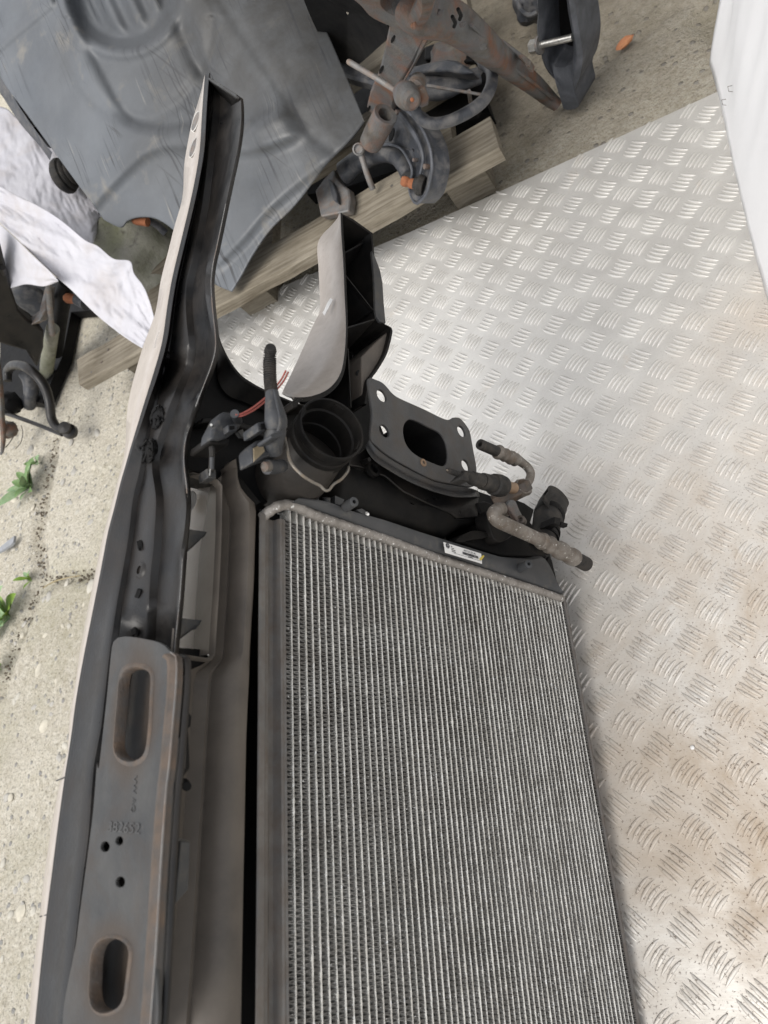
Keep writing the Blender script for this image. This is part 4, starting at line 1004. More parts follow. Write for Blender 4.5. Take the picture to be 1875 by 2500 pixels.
def fins():
    mb = MB(); rnd = random.Random(3)
    fp = .0018; th = .00034
    for g in range(NT + 1):
        va = TV0 - TP * (g - 1) - .0008 if g else -.0047; vb = TV0 - TP * g + .0008 if g < NT else TV0 - TP * (NT - 1) - .0062
        n = int(.605 / fp); bent = 0; w0 = -.00025; ph = rnd.random() * fp; du = 0
        for k in range(n):
            du += rnd.gauss(0, .00012); du *= .97; u = -.62 + fp * k + ph + du
            if u > -.0125 - .003 * rnd.random(): continue
            if rnd.random() < .01: bent = rnd.uniform(-.0006, .0006)
            bent *= .93
            s = .0010 if k % 2 else -.0001
            s += bent
            w = w0 + rnd.uniform(-.0003, .0003); b = len(mb.v)
            mb.v += [(u - th, vb, w - .009), (u - th, vb, w), (u + th, vb, w), (u + th, vb, w - .009), (u + s - th, va, w - .009), (u + s - th, va, w), (u + s + th, va, w), (u + s + th, va, w - .009)]
            mb.f += [(b, b + 1, b + 5, b + 4), (b + 1, b + 2, b + 6, b + 5), (b + 2, b + 3, b + 7, b + 6)]
    me = bpy.data.meshes.new('fins'); me.from_pydata([(a, c + VO, d) for a, c, d in mb.v], [], mb.f)
    o = bpy.data.objects.new('fins', me); me.materials.append(M['fin']); COL.objects.link(o); o.parent = core; o['kind'] = 'stuff'
    o['label'] = 'fine grey corrugated fins between the tubes'
fins()
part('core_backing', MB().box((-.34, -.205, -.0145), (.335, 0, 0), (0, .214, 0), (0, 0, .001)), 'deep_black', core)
mb = MB(); sp_prof(mb, [(-.4155, -.014), (-.4155, .0002), (-.4175, .0010), (-.421, .0004), (-.4225, -.002), (-.4225, -.02)], -.68, -.006)
part('bottom_side_plate', mb, 'side_plate', core, angle=25)
mb = MB(); sp_prof(mb, [(-.425, -.022), (-.425, -.010), (-.428, -.008), (-.432, -.010), (-.432, -.03)], -.68, -.12); part('condenser_edge', mb, 'old_steel', core, angle=25)
for u0, u1 in ((-.66, -.33), (-.30, -.24)):
    mb = MB(); sp_prof(mb, [(-.4226, -.02), (-.4226, -.004), (-.427, -.003), (-.4275, -.02)], u0, u1); part('trim_strip', mb, 'black_plastic', core, angle=25)
part('lower_crossmember', MB().box((-.33, -.442, -.06), (.42, 0, 0), (0, .016, 0), (0, 0, .03)), 'black_steel', bevel=.004)
# header bar
hb = P('B7', [(215, 640), (300, 558), (430, 482), (560, 457), (690, 488), (900, 585), (1200, 692), (1500, 792)]) + P('R4', [(760, 783), (900, 836), (1050, 884), (1200, 933), (1330, 975), (1445, 1014)])
hb2 = smooth_line(hb, 140); rr = random.Random(5)
path = [lw(tuple(p), .0055 if i > 8 else .0055 - (8 - i) * .0014) for i, p in enumerate(hb2)]
header = part('header_bar', MB().tube(path, [.0043 + .0002 * math.sin(i * 1.7) + rr.uniform(-.00012, .00012) for i in range(140)], 16), 'alu_header', angle=80)
hb_lo = [lw(tuple(p), .003) for p in hb2[22:]]
part('header_plate', MB().loft([[q + Vector((-.002, 0, .0)) for q in hb_lo], [q + Vector((-.0035, 0, -.016)) for q in hb_lo], [q + Vector((.02, 0, -.016)) for q in hb_lo]]), 'alu_header', header)
# plastic tank
bl = smooth_line(P('S', [(706, 1231), (740, 1238), (800, 1258), (862, 1280), (940, 1309), (1042, 1345), (1130, 1372), (1223, 1402), (1300, 1427), (1368, 1452)]), 60)
tl = smooth_line(P('S', [(722, 1219), (745, 1220), (800, 1229), (850, 1249), (930, 1270), (1010, 1296), (1084, 1319), (1185, 1350), (1231, 1361), (1291, 1364), (1328, 1362), (1352, 1416), (1362, 1445)]), 60)
tb = [lw(tuple(p), .007) for p in bl]; tt = [lw(tuple(p), .010) for p in tl]
def trow(f, dw): return [a.lerp(b, f) + Vector((0, 0, dw)) for a, b in zip(tb, tt)]
tank = part('radiator_tank', MB().loft([[q + Vector((0, 0, -.02)) for q in tb], tb, trow(.12, .0035), trow(.3, .005), trow(.6, .006), trow(.88, .0045), tt, [q + Vector((.003, 0, -.006)) for q in tt], [q + Vector((.004, 0, -.05)) for q in tt]]), 'tank', angle=50)
mb = MB().prism([lw(p, .0085) for p in P('T6', [(1178, 1478), (1205, 1402), (1232, 1440), (1290, 1690), (1268, 1650)])], (0, 0, -.004)); part('tank_end', mb, 'deep_black', tank)
def peg(t, face, base, r, w0, w1, m='grey_plastic'):
    k = TILE[t][2]
    fc, bc = lw(P(t, [face])[0], w1), lw(P(t, [base])[0], w0); ax = (fc - bc); Ln = ax.length; R = rad_l(fc, r * k)
    mb = MB(); lathe(mb, bc, ax, [(-.004, R * 1.08), (Ln * .97, R), (Ln, R * .94), (Ln + .0004, R * .40), (Ln - .008, R * .36)], 28); return mb
part('mounting_peg', peg('B7', (1463, 415), (1300, 520), 70, .008, .03), 'tank', tank)
part('mounting_peg', peg('T6', (1000, 1480), (905, 1530), 45, .012, .03), 'tank', tank)
part('clip', MB().prism([lw(p, .014) for p in P('B7', [(1500, 520), (1570, 500), (1659, 560), (1659, 600), (1620, 590), (1560, 570)])], (0, 0, -.01)), 'grey_plastic', tank, bevel=.0006)
part('clip', ptube('B7', [(1630, 570, 22), (1652, 585, 18)], [.014, .018], seg=12), 'chip_white', tank)
part('fin_rib', MB().prism([lw(p, .006) for p in P('B7', [(1205, 330), (1330, 385), (1300, 470), (1205, 440)])], (0, 0, -.012)), 'tank', tank)
part('nozzle', ptube('B7', [(1090, 430, 55), (1090, 360, 55)], [.004, .006], seg=16), 'tank', tank)
part('nozzle', ptube('B7', [(970, 420, 22), (960, 350, 22)], [.004, .006], seg=12), 'tank', tank)
part('nozzle', ptube('B7', [(880, 420, 14), (878, 340, 14)], [.004, .006], seg=12), 'tank', tank)
# paper label with lettering, bars and a round emblem
lq = P('T6', [(138, 1258), (518, 1375), (527, 1478), (155, 1365)])
lc = [lw(p, .0178) for p in lq]
label_o = part('paper_label', MB().prism(lc, (0, 0, -.0004)), 'label', tank)
LX = (lc[1] - lc[0]); LY = (lc[3] - lc[0]); LN = LX.cross(LY).normalized()
if LN.z < 0: LN = -LN
def onl(a, b, h=.0003): return lc[0] + LX * a + LY * b + LN * h
def lrect(a0, b0, a1, b1, m='ink', nm='print'):
    mb = MB().prism([onl(a0, b0), onl(a1, b0), onl(a1, b1), onl(a0, b1)], LN * .0001); return mb
mb = MB(); rnd = random.Random(9); a = .46
while a < .88:
    wd = rnd.choice([.006, .009, .014]); mb.prism([onl(a, .40), onl(a + wd, .40), onl(a + wd, .66), onl(a, .66)], LN * .0001); a += wd + rnd.choice([.006, .009])
part('barcode', mb, 'ink', label_o)
mb = MB(); mb.prism([onl(.22, .80), onl(.95, .80), onl(.95, .82), onl(.22, .82)], LN * .0001)
for (a0, a1, b) in ((.17, .2, .18), (.17, .24, .34), (.17, .26, .50), (.17, .27, .66), (.60, .72, .72)): 
    x = a0
    while x < a1: mb.prism([onl(x, b), onl(x + .012, b), onl(x + .012, b + .07), onl(x, b + .07)], LN * .0001); x += .018
part('small_print', mb, 'ink', label_o)
def label_text(s, a, b, size):
    cu = bpy.data.curves.new('t', 'FONT'); cu.body = s; cu.size = size; cu.align_x = 'CENTER'; cu.align_y = 'CENTER'; cu.extrude = .00004
    ob = bpy.data.objects.new('t', cu); COL.objects.link(ob); me = bpy.data.meshes.new_from_object(ob); bpy.data.objects.remove(ob); bpy.data.curves.remove(cu)
    X = LX.normalized(); Y = LN.cross(X).normalized()
    if Y.dot(LY) > 0: Y = -Y
    o = onl(a, b, .00045)
    for q in me.vertices: q.co = o + X * q.co.x + Y * q.co.y + LN * q.co.z - Vector(AOFF)
    me.name = 'printed_number'; finish('printed_number', me, M['ink'], label_o)
label_text('1K0 121 251 AL', .66, .24, LY.length * .27)
# round emblem: ring, V over W
mb = MB(); ec = onl(.085, .26, .0003); X = LX.normalized(); Y = LN.cross(X).normalized()
if Y.dot(LY) > 0: Y = -Y
er_ = LY.length * .23
mb.tube([ec + X * er_ * math.cos(t) + Y * er_ * math.sin(t) for t in [2 * math.pi * i / 36 for i in range(37)]], .00028, 6)
for zz in ([(-.38, .8), (0, .12), (.38, .8)], [(-.75, .5), (-.36, -.75), (0, -.05), (.36, -.75), (.75, .5)]):
    mb.tube([ec + X * er_ * x + Y * er_ * y for x, y in zz], .00028, 6)
part('emblem', mb, 'ink', label_o)
part('yellow_mark', MB().prism([onl(.90, .66), onl(1.02, .18), onl(1.06, .10), onl(1.07, .2), onl(1.0, .55), onl(.95, .75)], LN * .0001), 'yellow', label_o)

M['pipe_brown'] = mat('dusty_dark_pipe', (.02, .018, .016), (.036, .031, .027), rough=.5, scale=8, bump=.15, bscale=300, spec=.3)
# ---------- charge air pipe neck with clip, pressure sensor and corrugated conduit
pc = P('T4', [(1150, 830)])[0]; c3 = lw(pc, .06); ax = axis_from_screen(c3, (.66, -.75), 42)
R = rad_l(c3, 322 * .27125)
mb = MB()
prof = [(-.105, R * .80), (-.080, R * .92), (-.030, R * .93), (-.0285, R * .97), (-.026, R * .97), (-.0245, R * .94), (-.019, R * .94), (-.0175, R * .985), (-.015, R * .985), (-.0135, R * .95), (-.008, R * .95), (-.006, R * 1.0), (-.001, R * 1.0), (0, R * .985), (0, R * .93), (-.002, R * .915), (-.012, R * .90), (-.013, R * .84), (-.030, R * .82), (-.031, R * .78), (-.1, R * .7)]
lathe(mb, c3, ax, prof, 56); pipe = part('charge_pipe', mb, 'black_plastic', angle=30)
for k in range(4):
    a = k * 1.57 + .4; nx = ax.orthogonal().normalized(); ny = ax.cross(nx); d = nx * math.cos(a) + ny * math.sin(a); e = ax.cross(d)
    part('inner_lug', MB().box(c3 + d * R * .90 - ax * .005, d * R * .035, e * R * .16, ax * .003), 'black_plastic', pipe)
part('rim_catch', prism_w('T4', [(780, 595), (840, 548), (895, 565), (850, 600), (835, 640), (800, 650)], .055, .04), 'black_plastic', pipe, bevel=.001)
# lower body running down to the radiator
bd = MB().tube([c3 - ax * .03, lw(P('T4', [(860, 1190)])[0], .012), lw(P('T4', [(700, 1330)])[0], -.02)], [R * .95, R * 1.0, R * 1.05], 36); part('pipe_body', bd, 'pipe_brown', pipe, angle=60)
clip = smooth_line([lw(p, w) for p, w in zip(P('T4', [(705, 850), (735, 980), (770, 1130), (860, 1240), (960, 1310), (1040, 1350), (1080, 1390), (1120, 1385), (1160, 1335), (1230, 1290), (1285, 1220), (1295, 1180)]), [.045, .052, .058, .062, .062, .062, .062, .062, .062, .06, .058, .055])], 60)
part('wire_clip', MB().tube(clip, .0011, 8), 'wire_clip', pipe)
SW = .062
sensor = part('pressure_sensor', prism_w('T4', [(425, 985), (470, 940), (520, 930), (690, 960), (700, 1060), (580, 1080), (430, 1145), (415, 1010)], SW - .012, SW - .028), 'grey_rubber', bevel=.0015)
part('sensor_sticker', prism_w('T4', [(440, 1010), (520, 965), (540, 1040), (445, 1130)], SW - .0112, SW - .013), 'sticker', sensor)
mb = ptube('T4', [(560, 1180, 68), (640, 1180, 66), (690, 1170, 62)], [SW - .016, SW - .018, SW - .03], seg=18); part('sensor_foot', mb, 'grey_rubber', sensor)
mb = MB(); q = lw(P('T4', [(545, 1178)])[0], SW - .012); lathe(mb, q, axis_from_screen(q, (-.8, .1), 45), [(-.004, rad_l(q, 13)), (.001, rad_l(q, 12.5)), (.002, rad_l(q, 8)), (.0015, rad_l(q, 7)), (.0015, .0001)], 20); part('sensor_screw', mb, 'rust', sensor)
mb = ptube('T4', [(620, 1050, 78), (620, 960, 92), (635, 870, 98), (640, 800, 92)], [SW - .014, SW - .008, SW - .002, SW], n=14, seg=18); part('plug_body', mb, 'grey_rubber', sensor)
part('plug_latch', prism_w('T4', [(470, 780), (545, 765), (556, 850), (484, 862)], SW - .002, SW - .02), 'grey_rubber', sensor, bevel=.001)
part('latch_window', prism_w('T4', [(505, 792), (536, 788), (542, 838), (512, 842)], SW - .0012, SW - .004), 'deep_black', sensor)
part('plug_collar', prism_w('T4', [(600, 885), (690, 865), (700, 900), (612, 920)], SW + .012, SW - .004, 20), 'grey_rubber', sensor, bevel=.0008)
mb = ptube('T4', [(645, 830, 96), (640, 760, 104), (626, 670, 88), (612, 580, 70), (603, 505, 60)], [SW + .002, SW + .004, SW + .004, SW + .004, SW + .004], n=24, seg=20); part('boot', mb, 'grey_rubber', sensor, angle=70)
part('boot_seam', MB().tube(L('T4', [(628, 490), (655, 620), (680, 735), (678, 800), (660, 860)], [SW + .017, SW + .021, SW + .024, SW + .026, SW + .024]), .0011, 8), 'grey_rubber', sensor)
mb = ptube('T4', [(603, 520, 54), (590, 420, 54), (584, 300, 54), (585, 200, 54), (590, 135, 52), (594, 100, 40)], [SW + .004, SW + .004, SW + .006, SW + .008, SW + .011, SW + .014], n=84, seg=16, wave=.12)
part('corrugated_conduit', mb, 'rubber', sensor, angle=30)
# two-wire connector
CWs = .03
conn = part('wire_connector', prism_w('T4', [(75, 840), (150, 690), (180, 676), (255, 690), (330, 770), (325, 830), (250, 850), (235, 900), (140, 930), (60, 925)], CWs, CWs - .016), 'grey_rubber', bevel=.002)
mb = ptube('T4', [(295, 770, 44), (285, 735, 42), (268, 700, 40)], [CWs - .004, CWs + .004, CWs + .010], seg=18); part('wire_seal', mb, 'grey_rubber', conn)
part('connector_latch', prism_w('T4', [(205, 800), (290, 792), (295, 855), (212, 862)], CWs + .006, CWs - .004), 'grey_rubber', conn, bevel=.0008)
part('latch_window', prism_w('T4', [(222, 812), (268, 808), (270, 838), (226, 842)], CWs + .0066, CWs + .003), 'deep_black', conn)
part('connector_base', prism_w('T4', [(45, 900), (80, 895), (220, 930), (215, 980), (60, 965), (40, 950)], CWs - .004, CWs - .03), 'black_plastic', conn, bevel=.0008)
part('terminal_clip', prism_w('T4', [(300, 860), (340, 840), (360, 875), (420, 880), (405, 905), (330, 905)], CWs - .012, CWs - .016), 'grey_plastic', conn)
part('connector_screw', ptube('T4', [(60, 810, 14), (58, 800, 12)], [CWs - .004, CWs], seg=10), 'bright_steel', conn)
for dx, dy in ((0, 0), (22, 12)):
    path = smooth_line([lw(p, w) for p, w in zip(P('T4', [(275 + dx, 712 + dy), (330 + dx, 702 + dy), (420 + dx, 655 + dy), (500 + dx, 595 + dy), (570 + dx, 535 + dy), (640 + dx, 455 + dy), (690 + dx, 390 + dy), (730 + dx, 312 + dy)]), [.04, .042, .044, .044, .044, .044, .046, .05])], 40)
    part('red_wire', MB().tube(path, .0008, 8), 'red_wire', conn)
part('cable', MB().tube(smooth_line(L('B6', [(505, 20), (505, 60), (508, 100), (505, 180), (500, 260)], [.02, .02, .018, .014, .012]), 20), .0022, 8), 'rubber', conn)
part('cable_sleeve', ptube('B6', [(508, 130, 22), (506, 240, 22)], [.018, .013], seg=12), 'grey_rubber', conn)
part('cable_plug', prism_w('B6', [(462, 232), (546, 245), (548, 325), (470, 318)], .012, .0), 'grey_plastic', conn, bevel=.0008)
part('cable_terminal', ptube('B6', [(492, 240, 7), (486, 300, 8)], [.0135, .0135], seg=8), 'bright_steel', conn)

# ---------- refrigerant pipes and coolant hose at the foot of the tank
HW = .05
h1 = part('refrigerant_pipe', ptube('T6', [(880, 420, 52), (930, 455, 46), (985, 500, 44), (1018, 560, 44), (1005, 630, 44), (965, 690, 44)], HW, n=26, seg=18), 'alu_cast', angle=80)
k = .24111
def hose_end(t, a, b, r, w, name, m, parent):
    p, q = L(t, [a, b], w); axh = (q - p); Rr = rad_l(p, r * TILE[t][2]); Ln = axh.length
    mb = MB(); lathe(mb, p, axh, [(0, Rr * .45), (0, Rr * .55), (-.0006, Rr * .7), (0, Rr * .97), (.001, Rr), (Ln, Rr)], 24); lathe(mb, p, axh, [(0, Rr * .45), (.012, Rr * .42), (.012, .00005)], 24)
    return part(name, mb, m, parent)
hose_end('T6', (505, 268), (720, 362), 56, HW, 'hose_stub', 'rubber', h1)
mb = ptube('T6', [(672, 338, 60), (685, 345, 76), (700, 352, 76), (715, 358, 62), (745, 372, 68), (760, 378, 72), (775, 385, 58), (805, 398, 70), (822, 405, 74), (838, 412, 58), (862, 424, 70), (885, 430, 50)], HW, seg=20); part('crimp_collar', mb, 'alu_cast', h1, angle=60)
mb = ptube('T6', [(960, 700, 92), (930, 712, 95), (820, 770, 92), (690, 835, 88), (640, 860, 80)], [HW, HW, HW - .01, HW - .025, HW - .03], seg=6); blk = part('pipe_block', mb, 'rust_edge', h1, bevel=.001)
mb = MB(); q = lw(P('T6', [(955, 690)])[0], HW + .004); lathe(mb, q, axis_from_screen(q, (.55, -.6), 50), [(-.006, rad_l(q, 24)), (0, rad_l(q, 24)), (0, rad_l(q, 17)), (-.004, rad_l(q, 15))], 6); part('block_socket', mb, 'alu_cast', h1)
ps = part('pressure_switch', ptube('T6', [(520, 640, 80), (530, 643, 88), (640, 672, 88), (645, 674, 112), (700, 688, 116), (735, 694, 106), (760, 700, 60)], [HW + .004] * 7, seg=22), 'rubber', angle=40)
part('switch_thread', ptube('T6', [(750, 698, 60), (775, 700, 55), (790, 703, 60), (805, 706, 55), (820, 708, 60), (850, 712, 58)], HW, seg=20), 'brass', ps)
part('switch_plug', ptube('T6', [(330, 580, 48), (345, 585, 56), (420, 610, 62), (425, 612, 72), (520, 640, 74)], [HW + .006] * 5, seg=16), 'rubber', ps)
part('plug_clip', prism_w('T6', [(300, 600), (360, 545), (410, 560), (390, 600), (400, 640), (310, 625)], HW + .014, HW + .002), 'rubber', ps, bevel=.0008)
part('switch_conduit', ptube('T6', [(180, 532, 27), (240, 555, 28), (300, 578, 28), (345, 590, 28)], HW + .006, n=44, seg=12, wave=.1), 'rubber', ps, angle=30)
for dx in (-8, 6): part('wire_end', MB().tube(L('T6', [(200, 540 + dx), (168, 520 + dx)], HW + .006), .0008, 6), 'ink' if dx < 0 else 'wire_clip', ps)
p2 = part('refrigerant_elbow', ptube('T6', [(790, 935, 62), (740, 925, 66), (680, 935, 72), (645, 975, 74), (680, 1035, 74), (780, 1085, 74), (900, 1140, 72), (1020, 1195, 70), (1120, 1242, 70)], [HW - .02, HW - .008, HW + .002, HW + .006, HW + .006, HW + .006, HW + .006, HW + .006, HW + .006], n=44, seg=20), 'alu_cast', angle=80)
mb = ptube('T6', [(1112, 1240, 62), (1118, 1242, 84), (1140, 1253, 90), (1160, 1262, 68), (1185, 1275, 74), (1200, 1282, 92), (1215, 1290, 92), (1230, 1298, 74), (1280, 1325, 78), (1300, 1335, 96), (1340, 1355, 96), (1360, 1366, 82), (1400, 1388, 84), (1430, 1404, 94), (1462, 1420, 90), (1480, 1430, 72)], HW + .006, seg=22); part('crimp_collar', mb, 'alu_cast', p2, angle=60)
hose_end('T6', (1585, 1485), (1460, 1420), 74, HW + .006, 'hose_stub', 'rubber', p2)
fg = smooth_line(P('T6', [(800, 840), (830, 825), (870, 850), (910, 940), (960, 1030), (972, 1075), (950, 1105), (915, 1090), (870, 1020), (800, 920), (790, 870)]), 40, True)
part('clamp_tab', MB().prism([lw(tuple(p), HW + .004) for p in fg], (0, 0, -.005)), 'rust', p2, bevel=.001)
mb = MB(); q = lw(P('T6', [(925, 1040)])[0], HW + .005); lathe(mb, q, axis_from_screen(q, (-.3, -.4), 25), [(-.004, rad_l(q, 11)), (.003, rad_l(q, 11)), (.0035, rad_l(q, 9)), (.0035, rad_l(q, 5.5)), (.0, rad_l(q, 5)), (.0, .0001)], 20); part('torx_screw', mb, 'rust_edge', p2)
# coolant hose with clamp, cut off at a slant
hp = [(1300, 800, 128), (1262, 850, 140), (1232, 910, 150), (1208, 980, 150), (1190, 1040, 150), (1180, 1080, 142), (1168, 1130, 140), (1150, 1210, 135), (1120, 1290, 130)]
hmb = ptube('T6', hp, HW - .012, n=30, seg=28, cap=False)
hr = [[Vector(q) for q in hmb.v[i * 28:(i + 1) * 28]] for i in range(30)]
hc = [sum(r_, Vector()) / 28 for r_ in hr]; tdir = (hc[0] - hc[3]).normalized(); sdv = (lw(P('T6', [(1110, 800)])[0], HW) - lw(P('T6', [(1300, 860)])[0], HW)).normalized()
ck = .24111; chc = (1300, 790); cma = (100, 98); cmi = (40, -38)
cut2 = [lw(P('T6', [(chc[0] + cma[0] * math.cos(a) + cmi[0] * math.sin(a), chc[1] + cma[1] * math.cos(a) + cmi[1] * math.sin(a))])[0], HW - .002) for a in [2 * math.pi * i / 28 for i in range(28)]]
cut2 = align(hr[7], cut2); ccen = sum(cut2, Vector()) / 28
hmb2 = MB().loft([[q.lerp(ccen, .95) - tdir * .03 for q in cut2], [q.lerp(ccen, .2) - tdir * .026 for q in cut2], [q.lerp(ccen, .2) for q in cut2], cut2, [a.lerp(b, .35) for a, b in zip(cut2, hr[7])]] + hr[7:], True)
hs = part('coolant_hose', hmb2, 'rubber', angle=50)
bp, bq = lw(P('T6', [(1222, 1005)])[0], HW - .012), lw(P('T6', [(1214, 1035)])[0], HW - .012)
part('clamp_band', ptube('T6', [(1214, 970, 152), (1210, 972, 158), (1200, 1008, 158), (1196, 1012, 152)], HW - .012, seg=28), 'deep_black', hs, angle=40)
part('clamp_lug', prism_w('T6', [(1262, 1000), (1330, 1015), (1318, 1090), (1252, 1072)], HW + .012, HW - .006), 'deep_black', hs, bevel=.0008)
part('clamp_tail', prism_w('T6', [(1330, 1050), (1395, 1072), (1388, 1104), (1325, 1085)], HW + .006, HW + .001), 'deep_black', hs)
for yy in (1150, 1205): part('hose_rib', ptube('T6', [(1172 - (yy - 1150) * .2, yy, 148), (1168 - (yy - 1150) * .2, yy + 22, 148)], HW - .012, seg=28), 'deep_black', hs)
part('fan_shroud_corner', prism_w('T6', [(470, 860), (560, 840), (700, 900), (860, 820), (960, 860), (1060, 930), (1020, 1060), (1180, 1230), (1180, 1420), (720, 1400), (430, 1300), (250, 1240), (300, 1190), (440, 1140), (600, 1150)], .006, -.05), 'deep_black', bevel=.002)
part('support_wing', prism_w('T6', [(260, 1245), (330, 1185), (440, 1140), (540, 1150), (620, 1170), (560, 1215), (400, 1240), (330, 1262)], .012, .004, 30), 'black_plastic', bevel=.001)
part('support_wing', prism_w('T6', [(580, 960), (650, 940), (760, 1080), (860, 1150), (790, 1230), (700, 1255), (650, 1215), (610, 1100)], .018, .0, 30), 'black_plastic', bevel=.002)
# ---------------------------------------------------------------- pallet beyond the plate
def wpart(name, mb, m, root, **k): return mb.build(name, M[m] if isinstance(m, str) else m, root, off=root.location, **k)
def world_tube(t, pts, mb=None, n=None, seg=14, cap=True, **k):
    """(x, y, radius px, height above ground)"""
    sc = TILE[t][2]; q = P(t, pts); p3 = [atz(a, pts[i][3]) for i, a in enumerate(q)]
    rr = [pts[i][2] * sc * depth_of(p3[i]) / FPX for i in range(len(q))]
    if n:
        ext = smooth_line([Vector((*p, r)) if False else p for p, r in zip(p3, rr)], n)
        Ls = [0.0]
        for i in range(1, len(p3)): Ls.append(Ls[-1] + (p3[i] - p3[i - 1]).length)
        out = []
        for i in range(n):
            s = Ls[-1] * i / (n - 1); j = 0
            while j < len(Ls) - 2 and Ls[j + 1] < s: j += 1
            f = (s - Ls[j]) / max(Ls[j + 1] - Ls[j], 1e-9); out.append(rr[j] + (rr[j + 1] - rr[j]) * min(1, max(0, f)))
        p3, rr = ext, out
    return (mb or MB()).tube(p3, rr, seg, cap, **k)
def plank(mb, x0, x1, y0, y1, z0, z1, seed, ends=(0, 0)):
    """weathered board: slightly uneven edges"""
    rows = []; n = 40
    for i in range(n + 1):
        x = x0 + (x1 - x0) * i / n
        def j(s): return .0022 * noise.noise((x * 14, s, seed)) + .0008 * noise.noise((x * 60, s, seed))
        sk = (ends[0] * (1 - i / n) + ends[1] * (i / n))
        b = .003
        rows.append([(x + sk * 0, y0 + j(1), z0 + j(2)), (x, y0 + j(1), z1 - b + j(3)), (x, y0 + b + j(1), z1 + j(4)), (x + sk, y1 - b + j(5), z1 + j(6)), (x + sk, y1 + j(5), z1 - b), (x + sk, y1 + j(5), z0 + j(7))])
    m = len(mb.v); mb.loft(rows, True); k = 6
    mb.f.append(tuple(m + q for q in reversed(range(k)))); mb.f.append(tuple(m + n * k + q for q in range(k)))
    return mb
pal = thing('wooden_pallet', 'weathered wooden pallet board on blocks behind the tread plate edge', 'pallet', (-.75, 1.1, GZ))
wpart('deck_board', plank(MB(), -1.275, -.240, 1.058, 1.148, .082, .106, 1, (-.03, -.008)), 'wood', pal)
wpart('stringer_board', plank(MB(), -.42, -.33, 1.15, 1.75, .058, .080, 2), 'wood', pal)
wpart('stringer_board', plank(MB(), -1.16, -1.06, 1.15, 1.75, .058, .080, 3), 'wood', pal)
wpart('stringer_board', plank(MB(), -.82, -.74, 1.16, 1.75, .058, .080, 7), 'wood', pal)
for x in (-1.17, -.325, -.82): wpart('block', plank(MB(), x - .045, x + .03, 1.125, 1.20, GZ, .057, x * 9), 'wood', pal)
wpart('deck_board', plank(MB(), -1.25, -.26, 1.29, 1.37, .082, .106, 5), 'wood', pal)
wpart('deck_board', plank(MB(), -1.25, -.26, 1.50, 1.59, .082, .106, 6), 'wood', pal)
for x, y in ((-1.235, 1.075), (-1.205, 1.09), (-1.19, 1.118), (-.46, 1.09), (-.44, 1.115), (-.80, 1.10)):
    wpart('nail_head', MB().tube([(x, y, .1045), (x, y, .1068)], .003, 10), 'rust', pal)

